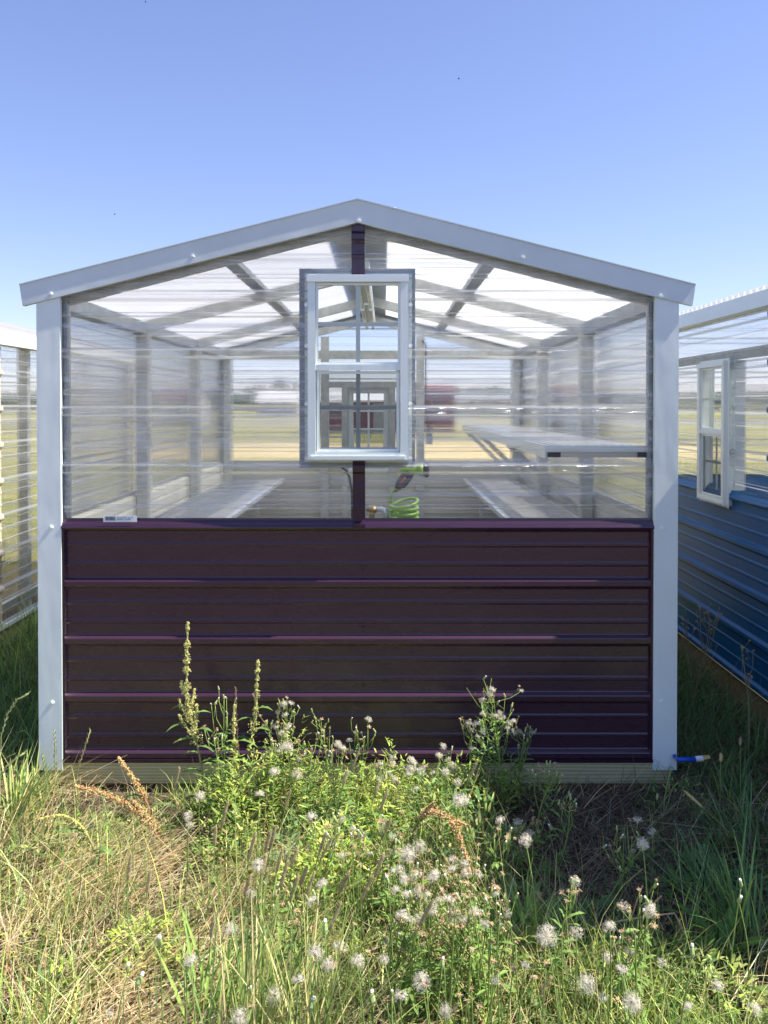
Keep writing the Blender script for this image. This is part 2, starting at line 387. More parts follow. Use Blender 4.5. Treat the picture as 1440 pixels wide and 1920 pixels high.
class GH:
    def __init__(s, root, xL, xR, Yf, Yr, dz=0.0, wall='maroon', trim='white', rake='rake', ins=0.0):
        s.ins = ins
        s.root, s.xL, s.xR, s.Yf, s.Yr, s.dz = root, xL, xR, Yf, Yr, dz
        s.cx = (xL+xR)/2; s.hw = (xR-xL)/2; s.zt = 2.29+dz; s.wall, s.trim, s.rake = wall, trim, rake
        s.sill = 1.03
    def zr(s, x, off=0.0): return s.zt-SLOPE*abs(x-s.cx)-off
    def side_sheet(s, side, z0, z1, y0, y1, name, mat, off=0.0, hole=None):
        X = (s.xL if side < 0 else s.xR)-side*s.ins; b = MB(); rows = profile(z0, z1)
        if hole:
            ys0, ys1, h0, h1 = hole
            rows = sorted(rows+[(h0, prof_at(h0)), (h1, prof_at(h1))])
        for (za, oa), (zb, ob) in zip(rows, rows[1:]):
            segs = [(y0, y1)]
            if hole and za >= h0-1e-5 and zb <= h1+1e-5: segs = [(y0, ys0), (ys1, y1)]
            for a, c in segs:
                xa, xb = X+side*(oa+off), X+side*(ob+off)
                q = [(xa, a, za), (xa, c, za), (xb, c, zb), (xb, a, zb)]
                b.quad(*(q if side > 0 else q[::-1]))
        return b.build(name, mat, s.root)
    def end_sheet(s, front, z0, z1, name, mat, off=0.0, hole=None, inset=0.02, top=0.05):
        Y = s.Yf if front else s.Yr; sg = -1 if front else 1; b = MB()
        ztop = min(z1, s.zt-top-0.002); rows = profile(z0, ztop); zc = s.zt-top-SLOPE*(s.hw-inset)
        ex = [zc] if z0 < zc < ztop else []
        if hole: ex += [hole[2], hole[3]]
        rows = sorted(rows+[(z, prof_at(z)) for z in ex])
        def hwid(z): return min(s.hw-inset, (s.zt-top-z)/SLOPE)
        for (za, oa), (zb, ob) in zip(rows, rows[1:]):
            wa, wb = hwid(za), hwid(zb); ya, yb = Y+sg*(oa+off), Y+sg*(ob+off)
            segs = [((s.cx-wa, s.cx+wa), (s.cx-wb, s.cx+wb))]
            if hole and za >= hole[2]-1e-5 and zb <= hole[3]+1e-5:
                segs = [((s.cx-wa, hole[0]), (s.cx-wb, hole[0])), ((hole[1], s.cx+wa), (hole[1], s.cx+wb))]
            for (a0, a1), (b0, b1) in segs:
                q = [(a0, ya, za), (a1, ya, za), (b1, yb, zb), (b0, yb, zb)]
                b.quad(*(q if front else q[::-1]))
        return b.build(name, mat, s.root)
    def posts(s, w=0.092):
        for Y, sg in ((s.Yf, -1), (s.Yr, 1)):
            for X, sx in ((s.xL, 1), (s.xR, -1)):
                b = MB(); X0, X1 = (X-0.002*sx, X+w*sx); o = X-sx*(0.019-s.ins); 
                ya, yb = Y+sg*0.020, Y+sg*0.0225
                ztop = s.zr(X+w*sx if False else X)-0.06
                b.box(min(o, X1), max(o, X1), min(ya, yb), max(ya, yb), 0.057, ztop)       # face seen from the end
                b.box(min(o, o+sx*0.0025), max(o, o+sx*0.0025), min(ya, Y-sg*0.08), max(ya, Y-sg*0.08), 0.057, ztop)   # return along the side
                b.box(min(X1-0.0012, X1+0.0012), max(X1-0.0012, X1+0.0012), min(ya, Y+sg*0.004), max(ya, Y+sg*0.004), 0.057, ztop)
                b.build('corner_trim', s.trim, s.root)
    def rakes(s, over=0.062):
        for Y, sg in ((s.Yf, -1), (s.Yr, 1)):
            for sx in (-1, 1):
                xo = s.cx+sx*(s.hw+over); xi = s.cx
                b = MB(); y0, y1 = sorted((Y+sg*0.026, Y+sg*0.030))
                poly = [(xo, s.zr(xo)), (xi, s.zt), (xi, s.zt-0.089), (xo-sx*0.012, s.zr(xo)-0.082)]
                b.prism(poly, y0, y1)
                y0, y1 = sorted((Y+sg*0.034, Y-sg*0.09))
                b.prism([(xo, s.zr(xo)-0.001), (xi, s.zt-0.001), (xi, s.zt+0.003), (xo, s.zr(xo)+0.003)], y0, y1)
                # folded hem along the lower edge
                y0, y1 = sorted((Y+sg*0.0255, Y+sg*0.006))
                b.prism([(xo-sx*0.012, s.zr(xo)-0.082), (xi, s.zt-0.089), (xi, s.zt-0.0865), (xo-sx*0.012, s.zr(xo)-0.0795)], y0, y1)
                b.build('rake_trim', s.rake, s.root)
    def roof(s, over=0.055, mat='roof'):
        for sx in (-1, 1):
            b = MB(); pitch = 0.0678; y = s.Yf-0.018; rows = []
            xs_ = [s.cx+sx*0.004, s.cx+sx*0.5, s.cx+sx*0.95, s.cx+sx*(s.hw+over)]
            while y < s.Yr+0.02:
                h = 0.014*math.sin(2*math.pi*y/pitch)
                rows.append([(x, y, s.zr(x)-0.012+h) for x in xs_]); y += pitch/10
            for r0, r1 in zip(rows, rows[1:]):
                for i in range(3):
                    q = [r0[i], r0[i+1], r1[i+1], r1[i]]; b.quad(*(q if sx > 0 else q[::-1]))
            b.build('roof_panel', mat, s.root, smooth=True)
        b = MB(); y0, y1 = s.Yf-0.02, s.Yr+0.02; w = 0.13
        for sx in (-1, 1):
            b.prism([(s.cx, s.zt+0.004), (s.cx+sx*w, s.zt-SLOPE*w+0.001), (s.cx+sx*w, s.zt-SLOPE*w-0.0015), (s.cx, s.zt+0.0015)], y0+0.055 if False else y0, y1)
        for sx in (-1, 1):   # scalloped foam closure under the cap edge
            y = y0; pr = 0.0339
            while y < y1-pr:
                b.box(*sorted((s.cx+sx*(w-0.012), s.cx+sx*(w+0.004+0.010))), y, y+pr*0.5, s.zt-SLOPE*w-0.016, s.zt-SLOPE*w-0.004); y += pr*2
        b.build('ridge_cap', 'galv_dark', s.root)
    def frame(s, ybays, pur=0.56):
        zi = 0.055
        for sx in (-1, 1):
            X = s.cx+sx*(s.hw-0.045)
            b = MB(); b.box(X-0.033, X+0.033, s.Yf+0.03, s.Yr-0.03, s.zr(X)-0.112, s.zr(X)-0.05); b.build('eave_beam', 'galv_dark', s.root)
            X = s.cx+sx*pur
            b = MB(); b.box(X-0.032, X+0.032, s.Yf+0.03, s.Yr-0.02, s.zr(X)-0.05, s.zr(X)-0.022); b.build('purlin', 'galv_dark', s.root)
            for Y in ybays:
                b = MB(); xo = s.cx+sx*(s.hw-0.02)
                b.prism([(s.cx, s.zt-0.052), (xo, s.zr(xo)-0.052), (xo, s.zr(xo)-0.112), (s.cx, s.zt-0.112)], Y-0.02, Y+0.02)
                b.build('rafter', 'galv', s.root)
                X = s.cx+sx*(s.hw-0.064)
                b = MB(); b.box(X-0.035, X+0.035, Y-0.025, Y+0.025, 0.09, s.zr(X)-0.113); b.build('stud', 'galv', s.root)
    def screw(s, x, y, z, d=(0, -1, 0), r=0.008, mat='vinyl'):
        b = MB(); d = Vector(d); p = Vector((x, y, z))
        b.tube([p, p+d*0.0025], r, 10); b.tube([p+d*0.0024, p+d*0.0075], r*0.6, 6)
        b.build('screw', mat, s.root)

def make_window(parent, T, w, h, name='window', fy=-0.004):
    """double-hung shed window in local x (0..w), z (0..h), outside towards -y"""
    b = MB(T); fl = 0.016
    for x0, x1, z0, z1 in ((-fl, w+fl, -0.012, 0), (-fl, w+fl, h, h+0.012), (-fl, 0, 0, h), (w, w+fl, 0, h)):
        b.box(x0, x1, fy, fy+0.003, z0, z1)
    win = b.build(name, 'vinyl', parent)
    fw = 0.030; D = 0.026
    b = MB(T)
    b.box(0, fw, -D, 0.03, 0, h); b.box(w-fw, w, -D, 0.03, 0, h)
    b.box(fw, w-fw, -D+0.0015, 0.03, h-fw, h); b.box(fw, w-fw, -D+0.0015, 0.03, 0, fw)
    b.box(-0.003, w+0.003, -D-0.006, -D+0.0002, h-0.028, h-0.002)                # drip cap
    b.box(0.012, w-0.012, -D-0.005, -D+0.0002, 0.004, 0.016)                     # sill nose
    b.build('frame', 'vinyl', win)
    mid = h*0.52
    def sash(z0, z1, y0, nm, sw):
        s_ = MB(T)
        a, c = fw+0.001, w-fw-0.001
        s_.box(a, a+sw, y0, y0+0.016, z0, z1); s_.box(c-sw, c, y0, y0+0.016, z0, z1)
        s_.box(a+sw, c-sw, y0+0.001, y0+0.016, z1-sw, z1); s_.box(a+sw, c-sw, y0+0.001, y0+0.016, z0, z0+sw*1.2)
        s_.build(nm, 'vinyl', win)
        gl = MB(T); gl.quad((a+sw, y0+0.008, z0+sw), (c-sw, y0+0.008, z0+sw), (c-sw, y0+0.008, z1-sw), (a+sw, y0+0.008, z1-sw)); gl.build('glass', 'glass', win)
        m_ = MB(T); cxm = (a+c)/2; cz = (z0+z1)/2; q = 0.0085
        m_.box(cxm-q/1, cxm+q/1, y0+0.0095, y0+0.0135, z0+sw, z1-sw)
        m_.box(a+sw, cxm-q, y0+0.0095, y0+0.0135, cz-q, cz+q); m_.box(cxm+q, c-sw, y0+0.0095, y0+0.0135, cz-q, cz+q)
        m_.build('muntin', 'vinyl', win)
    sash(mid-0.004, h-fw-0.001, -0.018, 'upper_sash', 0.009)
    sash(fw+0.001, mid+0.006, 0.001, 'lower_sash', 0.014)
    b = MB(T)   # meeting rail of the frame and the screen's thin frame
    b.box(fw, w-fw, -0.0245, -0.0185, mid-0.026, mid-0.003)
    a, c, z0, z1, t = fw+0.004, w-fw-0.004, fw+0.002, mid-0.028, 0.011
    for q in ((a, a+t, z0, z1), (c-t, c, z0, z1), (a+t, c-t, z0, z0+t), (a+t, c-t, z1-t, z1)): b.box(q[0], q[1], -0.014, -0.006, q[2], q[3])
    b.build('screen_frame', 'white', win)
    b = MB(T); b.quad((a+t, -0.010, z0+t), (c-t, -0.010, z0+t), (c-t, -0.010, z1-t), (a+t, -0.010, z1-t)); b.build('insect_screen', 'screen', win)
    return win

# ------------------------------------------------------------------ the maroon greenhouse
YF, YR = 3.222, 6.86
root = thing('greenhouse', 'maroon and clear plastic greenhouse with white corners, in the middle on a wooden skid', 'greenhouse', (-0.103, (YF+YR)/2, 0))
G = GH(root, -1.356, 1.150, YF, YR, ins=0.019)
X = lambda px: (px-720)/480.0
Z = lambda py: CH-(py-760)/480.0
G.end_sheet(True, 0.088, 1.03, 'wall_panel', 'maroon', inset=0.03)
G.end_sheet(True, 0.088, 1.03, 'wall_panel_back', 'inner', off=-0.0025, inset=0.03)
hole = (X(576), X(767), Z(863.5), Z(515.5))
G.end_sheet(True, 1.032, 3, 'clear_panel', 'poly', off=0.001, hole=hole)
G.end_sheet(False, 1.032, 3, 'clear_panel', 'poly', off=0.001, hole=(-0.31, 0.065, 0.99+0.06, 1.645))
G.end_sheet(False, 0.088, 1.03, 'wall_panel', 'maroon', inset=0.03)
G.end_sheet(False, 0.088, 1.03, 'wall_panel_back', 'inner', off=-0.0025, inset=0.03)
for sd_ in (-1, 1):
    G.side_sheet(sd_, 0.088, 1.03, YF+0.005, YR-0.005, 'wall_panel', 'maroon')
    G.side_sheet(sd_, 0.088, 1.03, YF+0.005, YR-0.005, 'wall_panel_back', 'inner', off=-0.0025)
    G.side_sheet(sd_, 1.032, G.zr(G.xL)-0.03, YF+0.005, YR-0.005, 'clear_panel', 'poly_side', off=0.001)
G.posts(); G.rakes(); G.roof(); G.frame([YF+0.045, 4.42, 5.64, YR-0.045])
# dark gasket post right behind the front corners
for sx in (-1, 1):
    b = MB(); x0 = G.cx+sx*(G.hw-0.092); x1 = G.cx+sx*(G.hw-0.108); b.box(min(x0, x1), max(x0, x1), YF+0.008, YF+0.03, 0.09, G.zr(x1)-0.06); b.build('corner_stud', 'galv_dark', root)
# sill angle over the top rib
b = MB(); xa, xb = G.xL+0.092, G.xR-0.092
def sill(b, p0, p1, out):
    """sloping sill cap between two points, out = unit vector away from the wall"""
    o = Vector(out); sec = [(0.004, 1.047), (0.0045, 1.041), (0.0235, 1.0145), (0.0245, 1.0105), (0.0225, 1.006), (0.003, 1.003)]
    for (a0, z0), (a1, z1) in zip(sec, sec[1:]):
        q = [Vector(p)+o*a+Vector((0, 0, z)) for p, a, z in ((p0, a1, z1), (p1, a1, z1), (p1, a0, z0), (p0, a0, z0))]; b.quad(*q)
sill(b, (xa, YF, 0), (xb, YF, 0), (0, -1, 0))
b.build('sill_trim', 'maroon_dark', root)
# closure trim beside the white corners and along the bottom
for x0, x1 in ((xa-0.001, xa+0.010), (xb-0.010, xb+0.001)):
    b = MB(); b.box(x0, x1, YF-0.019, YF-0.0175, 0.088, 1.002); b.build('edge_trim', 'maroon_dark', root)
b = MB(); b.box(xa, xb, YF-0.021, YF-0.0185, 0.086, 0.098); b.box(xa, xb, YF-0.0185, YF+0.0, 0.0835, 0.0865); b.build('base_trim', 'maroon_dark', root)
# centre strip, above and under the window
for z0, z1, x0, x1 in ((2.002, 2.205, X(659), X(684)), (1.0, 1.272, X(661), X(684.5))):
    b = MB(); rows = profile(z0, z1)
    for (za, oa), (zb, ob) in zip(rows, rows[1:]):
        y0_, y1_ = YF-0.0045-oa-0.004, YF-0.0045-ob-0.004
        b.add([(x0, y0_, za), (x1, y0_, za), (x1, y1_, zb), (x0, y1_, zb), (x0, y0_+0.006, za), (x1, y0_+0.006, za), (x1, y1_+0.006, zb), (x0, y1_+0.006, zb)],
              [(0, 1, 2, 3), (0, 3, 7, 4), (1, 5, 6, 2)])
    b.build('centre_strip', 'maroon_dark', root)
# centre studs behind the strip
b = MB(); b.box(X(659), X(684), YF+0.012, YF+0.05, 2.03, 2.19); b.build('stud', 'galv', root)
b = MB(); b.box(X(661), X(684), YF+0.012, YF+0.05, 0.09, 1.24); b.build('stud', 'galv', root)
# metal surround of the window, behind the clear sheet
wx0, wx1, wz0, wz1 = X(560), X(779), Z(878), Z(502); t = 0.045
b = MB()
b.box(wx0, wx0+t, YF+0.006, YF+0.05, wz0, wz1); b.box(wx1-t, wx1, YF+0.006, YF+0.05, wz0, wz1)
b.box(wx0+t, wx1-t, YF+0.007, YF+0.05, wz1-t*0.9, wz1); b.box(wx0+t, wx1-t, YF+0.007, YF+0.05, wz0, wz0+t*0.8)
b.build('window_surround', 'galv_dark', root)
ww, wh = X(765)-X(578), Z(517)-Z(862)
Tw = Matrix.Translation((X(578), YF-0.020, Z(862)))
make_window(root, Tw, ww, wh, fy=0.0225)
for py in (571, 648, 757, 860):
    for px in (574, 770): G.screw(X(px), YF-0.006-prof_at(Z(py)), Z(py), r=0.0085, mat='bright')
for px, py in ((363, 482), (98, 552), (673, 416), (979, 484), (1236, 556)): G.screw(X(px), YF-0.030, Z(py))
for px, py in ((95, 989), (95, 1320), (1243, 991), (1243, 1318)): G.screw(X(px), YF-0.0225, Z(py))
for px in (608, 739): G.screw(X(px), YF-0.0, G.zr(X(px))+0.003, d=(0, 0, 1), r=0.011)
for py in (468, 507, 976): G.screw(X(672), YF-0.0085-prof_at(Z(py))-0.002, Z(py), r=0.007, mat='maroon_dark')
for py in (1070, 1180, 1290): G.screw(X(680), YF-0.001-prof_at(Z(py)), Z(py), r=0.006, mat='maroon_dark')
# skid and blocks
b = MB(); b.box(G.xL+0.03, G.xR-0.02, YF-0.012, YF+0.03, 0.0, 0.0835); b.build('skid_board', 'wood_x', root)
for sx in (-1, 1):
    x0 = (G.xL+0.0 if sx < 0 else G.xR-0.042); b = MB(); b.box(x0, x0+0.042, YF+0.031, YR-0.02, 0.0, 0.0835); b.build('skid_board', 'wood_y', root)
b = MB(); b.box(G.xL+0.03, G.xR-0.02, YR-0.02, YR+0.012, 0.0, 0.0835); b.build('skid_board', 'wood_x', root)
for px in (310, 1240, 700):
    b = MB(); x0 = X(px); b.box(x0-0.05, x0+0.05, YF+0.002, YF+0.2, -0.06, -0.002); b.build('support_block', 'block', root)
# rear wall framing
def rear(px0, px1, z0, z1, nm='rear_stud', y0=YR-0.055, y1=YR-0.01, mat='galv'):
    b = MB(); b.box((px0-720)/F*6.83, (px1-720)/F*6.83, y0, y1, z0, z1); return b.build(nm, mat, root)
rear(602, 617, 0.09, 2.06); rear(780, 795, 0.09, 2.06)
rear(617.2, 779.8, 1.637, 1.687, 'door_header', YR-0.05)
rear(430, 601.8, 1.875, 1.945, 'rear_beam'); rear(617.2, 779.8, 1.875, 1.945, 'rear_beam'); rear(795.2, 965, 1.875, 1.945, 'rear_beam')
rear(641, 652, 0.09, 1.636); rear(729.5, 741, 0.09, 1.636)
Tb = Matrix.Translation(((728.5-720)/F*6.86, YR+0.022, 0.925)) @ Matrix.Rotation(math.pi, 4, 'Z')
make_window(root, Tb, 0.335, 0.705, name='rear_window')
b = MB(); b.box(0.345, 0.40, YR-0.085, YR-0.056, 1.17, 1.26); b.build('outlet_box', 'galv_dark', root)
b = MB(); b.tube([(0.315, YR-0.065, 2.03), (0.345, YR-0.07, 1.99), (0.345, YR-0.065, 1.5), (0.37, YR-0.07, 1.26)], 0.005, 6); b.build('conduit', 'black', root)
# benches
for sx, x0, x1 in ((-1, -1.25, -0.855), (1, 0.65, 1.05)):
    b = MB(); b.quad((x0+0.012, YF+0.1, 0.878), (x1-0.012, YF+0.1, 0.878), (x1-0.012, YR-0.07, 0.878), (x0+0.012, YR-0.07, 0.878)); bt = b.build('bench', 'mesh', root)
    b = MB(); e = x1 if sx < 0 else x0
    b.box(min(e, e-sx*-0.0), max(e, e+0.0)+0.03 if sx > 0 else e+0.03, YF+0.1, YR-0.07, 0.862, 0.886); b.build('front_rail', 'bright', bt)
    b = MB(); e = x0 if sx < 0 else x1
    b.box(e-0.008, e+0.008, YF+0.1, YR-0.07, 0.862, 0.886); b.build('wall_rail', 'bright', bt)
    for Y in (YF+0.35, 4.42, 5.64):
        b = MB(); b.box(x0+0.01, x1-0.01, Y-0.012, Y+0.012, 0.85, 0.874); b.build('cross_bar', 'galv', bt)
        b = MB(); e = x1-0.02 if sx < 0 else x0+0.02; b.box(e-0.012, e+0.012, Y-0.012, Y+0.012, 0.0, 0.862); b.build('leg', 'galv', bt)
# upper shelf on the right wall
sx0, sx1, sy0, sz = 0.642, 1.075, 3.262, 1.318
b = MB(); n = 11
for i in range(n):
    x0 = sx0+0.02+(sx1-sx0-0.03)*i/n; b.box(x0, x0+(sx1-sx0-0.03)/n*0.62, sy0+0.003, YR-0.12, sz+0.004, sz+0.007)
sh = b.build('shelf', 'bright', root)
b = MB(); b.box(sx0, sx1, sy0-0.002, sy0+0.002, sz-0.012, sz+0.012); b.box(sx0-0.002, sx0+0.004, sy0-0.0025, YR-0.12, sz-0.038, sz+0.0125); b.build('shelf_rim', 'vinyl', sh)
b = MB(); b.box(sx0+0.065, sx1-0.07, sy0+0.004, sy0+0.02, sz-0.036, sz-0.0125); b.build('front_bar', 'inner', sh)
for x0 in (sx0+0.006, sx1-0.068):
    b = MB(); b.box(x0, x0+0.06, sy0+0.003, YR-0.15, sz-0.037, sz-0.0125); b.build('side_tube', 'galv', sh)
    b = MB(); b.box(x0+0.004, x0+0.056, sy0+0.0005, sy0+0.0028, sz-0.034, sz-0.015); b.build('tube_mouth', 'dark', sh)  # dark plate painted in for the shade inside the hollow tube end
for Y in (4.38, 5.60, 6.6):
    b = MB(); b.bar((0.66, Y, 1.285), (1.03, Y, 0.935), 0.03, 0.012, (0, 1, 0)); b.build('brace', 'galv', sh)
# barcode sticker on the clear sheet
sk = MB(); a0 = Vector((X(193), YF-0.0235, Z(979))); sw_, shh = X(256)-X(193), Z(967)-Z(979)
sk.box(a0.x, a0.x+sw_, a0.y-0.0008, a0.y, a0.z, a0.z+shh); sk = sk.build('sticker', 'label', root)
b = MB(); x = a0.x+0.0085; random.seed(3)
while x < a0.x+0.0475:
    w_ = random.choice((0.0006, 0.0010, 0.0016)); b.box(x, x+w_, a0.y-0.0013, a0.y-0.0009, a0.z+0.006, a0.z+shh-0.0035); x += w_+random.choice((0.0006, 0.0011))
b.build('barcode', 'ink', sk)
def text_mesh(txt, size, loc, parent, nm, mat):
    cu = bpy.data.curves.new(nm, 'FONT'); cu.body = txt; cu.size = size; cu.extrude = 0.0001
    to = bpy.data.objects.new(nm, cu); COL.objects.link(to); bpy.context.view_layer.update()
    me = bpy.data.meshes.new_from_object(to.evaluated_get(bpy.context.evaluated_depsgraph_get())); bpy.data.objects.remove(to)
    me.transform(Matrix.Rotation(R(90), 4, 'X')); me.materials.clear(); me.materials.append(M[mat])
    o = mesh_obj(nm, me, parent, Vector(loc)-root_of(parent).location); return o
text_mesh('CONCEPT 26"x8\'', 0.0085, (a0.x+0.054, a0.y-0.0012, a0.z+0.0148), sk, 'writing', 'ink')
text_mesh('PANEL CLEAR', 0.0085, (a0.x+0.054, a0.y-0.0012, a0.z+0.0080), sk, 'writing', 'ink')

# lamps under the ridge
def tube_light(Y0, Y1, label):
    t_ = thing('tube_light', label, 'lamp', (-0.105, (Y0+Y1)/2, 2.12), 'tube lamps under the ridge')
    b = MB(); b.box(-0.145, -0.065, Y0, Y1, 2.095, 2.125); b.build('housing', 'vinyl', t_)
    for x in (-0.13, -0.08):
        b = MB(); b.tube([(x, Y0+0.03, 2.078), (x, Y1-0.03, 2.078)], 0.0125, 10); b.build('lamp_tube', 'tube', t_, smooth=True)
        for y in (Y0+0.012, Y1-0.03): 
            b = MB(); b.box(x-0.012, x+0.012, y, y+0.018, 2.062, 2.0945); b.build('lamp_holder', 'vinyl', t_)
    for y in (Y0+0.2, Y1-0.2):
        b = MB(); b.tube([(-0.105, y, 2.125), (-0.105, y, 2.27)], 0.002, 5); b.build('hanger', 'galv', t_)
tube_light(3.62, 4.86, 'white twin tube lamp under the ridge, the nearer one, right behind the window')
tube_light(4.95, 6.2, 'white twin tube lamp under the ridge, the farther one')

# hose, spray gun, tap
HY = 3.42
def hp(px, py, d=0.0): return at(px, py, HY+d)
t_ = thing('spray_gun', 'lime green and black hose spray gun behind the clear sheet right of the maroon strip', 'spray gun', hp(765, 885))
b = MB(); b.tube([hp(750, 884), hp(764, 881), hp(778, 881), hp(783, 881), hp(784, 881), hp(794, 881)], [0.010, 0.014, 0.015, 0.016, 0.024, 0.026], 16); b.build('barrel', 'lime', t_, smooth=True)
b = MB(); b.tube([hp(793, 881), hp(797, 881), hp(797.5, 881), hp(803, 881.5), hp(804, 881.5)], [0.026, 0.027, 0.031, 0.031, 0.024], 16); b.build('nozzle_ring', 'black', t_, smooth=True)
b = MB(); b.tube([hp(770, 884), hp(764, 888), hp(756, 899), hp(749, 909), hp(745, 916)], [0.016, 0.022, 0.021, 0.019, 0.013], 12); b.build('handle', 'black', t_, smooth=True)
b = MB(); b.tube([hp(760, 894, -0.02), hp(753, 905, -0.019), hp(748, 911, -0.015)], [0.004, 0.007, 0.004], 8); b.build('grip_insert', 'red', t_, smooth=True)
b = MB(); b.tube([hp(775, 884), hp(769, 897), hp(760, 910), hp(755, 914)], [0.006, 0.008, 0.007, 0.004], 8); b.build('trigger', 'black', t_, smooth=True)
b = MB(); b.tube([hp(745, 915), hp(740, 921)], [0.012, 0.009], 10); b.build('coupling', 'brass', t_)
cen = hp(757, 944); pts = [hp(740, 920), hp(734, 926), hp(731, 936), hp(732, 948)]
for i in range(0, 25*6):
    a = math.pi+2*math.pi*i/25; k = i/25
    pts.append(cen+Vector((0.058*math.cos(a), 0.05*math.sin(a), 0.010-0.021*k+0.014*math.cos(a+.3)*(1.0 if k < 1.1 else 0.35)+0.013*math.sin(a)*(1.5 if k < 1.1 else .6))))
b = MB(); b.tube(pts, 0.0068, 8); hz_ = b.build('coiled_hose', 'lime', smooth=True)
tag(hz_, 'lime green coiled hose hanging below the spray gun behind the clear sheet', 'hose')
t_ = thing('water_tap', 'brass tee and zinc elbow pipe fitting between the maroon strip and the coiled hose', 'pipe fitting', hp(710, 960))
b = MB(); b.tube([hp(686, 955), hp(692, 955), hp(692.1, 955), hp(706, 955)], [0.008, 0.008, 0.014, 0.014], 10); b.tube([hp(697, 954), hp(697, 975)], 0.012, 10); b.tube([hp(697, 974), hp(697, 1300)], 0.009, 8); b.build('brass_tee', 'brass', t_, smooth=True)
b = MB(); b.tube([hp(705, 954.5), hp(714, 954.5), hp(720, 956), hp(722.5, 962), hp(722.5, 970)], [0.010, 0.011, 0.012, 0.012, 0.013], 12); b.build('elbow', 'bright', t_, smooth=True)
b = MB(); b.tube([hp(722.5, 969), hp(722.5, 982), hp(722, 1000)], 0.010, 10); b.build('spout', 'brass', t_)
b = MB(); b.tube([hp(640, 876), hp(650, 882), hp(656, 897), hp(659, 915), hp(660, 935), hp(661, 1000)], 0.005, 8)
tag(b.build('electric_cable', 'black', smooth=True), 'black cable curving down left of the maroon strip behind the clear sheet', 'cable')
# blue hose end by the right corner
pA, pB = at(1270, 1424, 3.16), at(1304, 1423.5, 3.16)
t_ = thing('blue_hose', 'bright blue hose end with brass coupling poking out past the right white corner', 'hose', (pA.x, pA.y, 0))
b = MB(); b.tube([pA+Vector((0, 0.03, 0)), pA, pB], 0.0085, 10); b.build('pipe', 'hose_blue', t_, smooth=True)
b = MB(); b.tube([pB, at(1318, 1422, 3.16)], 0.011, 10); b.build('ferrule', 'bright', t_)
b = MB(); b.tube([at(1317.5, 1422, 3.16), at(1330, 1420, 3.16)], [0.012, 0.010], 8); b.build('coupling', 'brass', t_)

# ------------------------------------------------------------------ the two neighbours
r2 = thing('greenhouse', 'dark blue and clear plastic greenhouse at the right edge with a white side window', 'greenhouse', (3.07, 3.85, 0))
B = GH(r2, 1.82, 4.33, 2.06, 5.48, dz=0.085, wall='blue')
wy0, wy1, wz0_, wz1_ = 4.275, 4.635, 0.965, 1.725
for sd_ in (-1, 1):
    B.side_sheet(sd_, 0.088, 1.03, B.Yf, B.Yr, 'wall_panel', 'blue', hole=None)
    B.side_sheet(sd_, 0.088, 1.03, B.Yf, B.Yr, 'wall_panel_back', 'inner', off=-0.0025)
B.side_sheet(-1, 1.032, 1.985, 3.86, B.Yr, 'clear_panel', 'poly_side', off=0.001, hole=(wy0+0.01, wy1-0.01, 1.04, 1.71))
B.side_sheet(-1, 1.032, 1.95, B.Yf, 3.858, 'wall_panel', 'blue', off=0.001)
B.side_sheet(1, 1.032, 1.95, B.Yf, B.Yr, 'clear_panel', 'poly_side', off=0.001)
B.end_sheet(True, 0.088, 3, 'wall_panel', 'blue'); B.end_sheet(False, 1.032, 3, 'clear_panel', 'poly'); B.end_sheet(False, 0.088, 1.03, 'wall_panel', 'blue', inset=0.03)
B.posts(); B.rakes(); B.roof(); B.frame([B.Yf+0.05, 3.25, 5.42])
b = MB(); sill(b, (B.xL, B.Yr-.08, 0), (B.xL, 3.83, 0), (-1, 0, 0)); b.build('sill_trim', 'blue', r2)
b = MB(); b.box(B.xL+0.004, B.xL+0.04, 3.3, B.Yr-0.05, 1.73, 1.78); b.build('girt', 'galv', r2)
zf = B.zr(B.xL-0.055)
b = MB(); b.box(B.xL-0.06, B.xL-0.056, B.Yf, B.Yr, zf-0.095, zf-0.02); b.box(B.xL-0.056, B.xL-0.004, B.Yf, B.Yr, zf-0.095, zf-0.092); b.build('eave_trim', 'white', r2)
Ts = Matrix.Translation((B.xL-0.022, wy1, wz0_)) @ Matrix.Rotation(R(-90), 4, 'Z')
make_window(r2, Ts, wy1-wy0, wz1_-wz0_)
for ya, yb in ((wy0-0.045, wy0-0.019), (wy1+0.019, wy1+0.045)):
    b = MB(); b.box(B.xL-0.006, B.xL+0.05, ya, yb, 1.05, 1.725); b.build('window_surround', 'rake', r2)
for z in (1.08, 1.34, 1.58): B.screw(B.xL-0.007, wy0-0.03, z, d=(-1, 0, 0), mat='bright')
for x0 in (B.xL, B.xR-0.042):
    b = MB(); b.box(x0, x0+0.042, B.Yf, B.Yr, -0.03, 0.0835); b.build('skid_board', 'wood_y', r2)

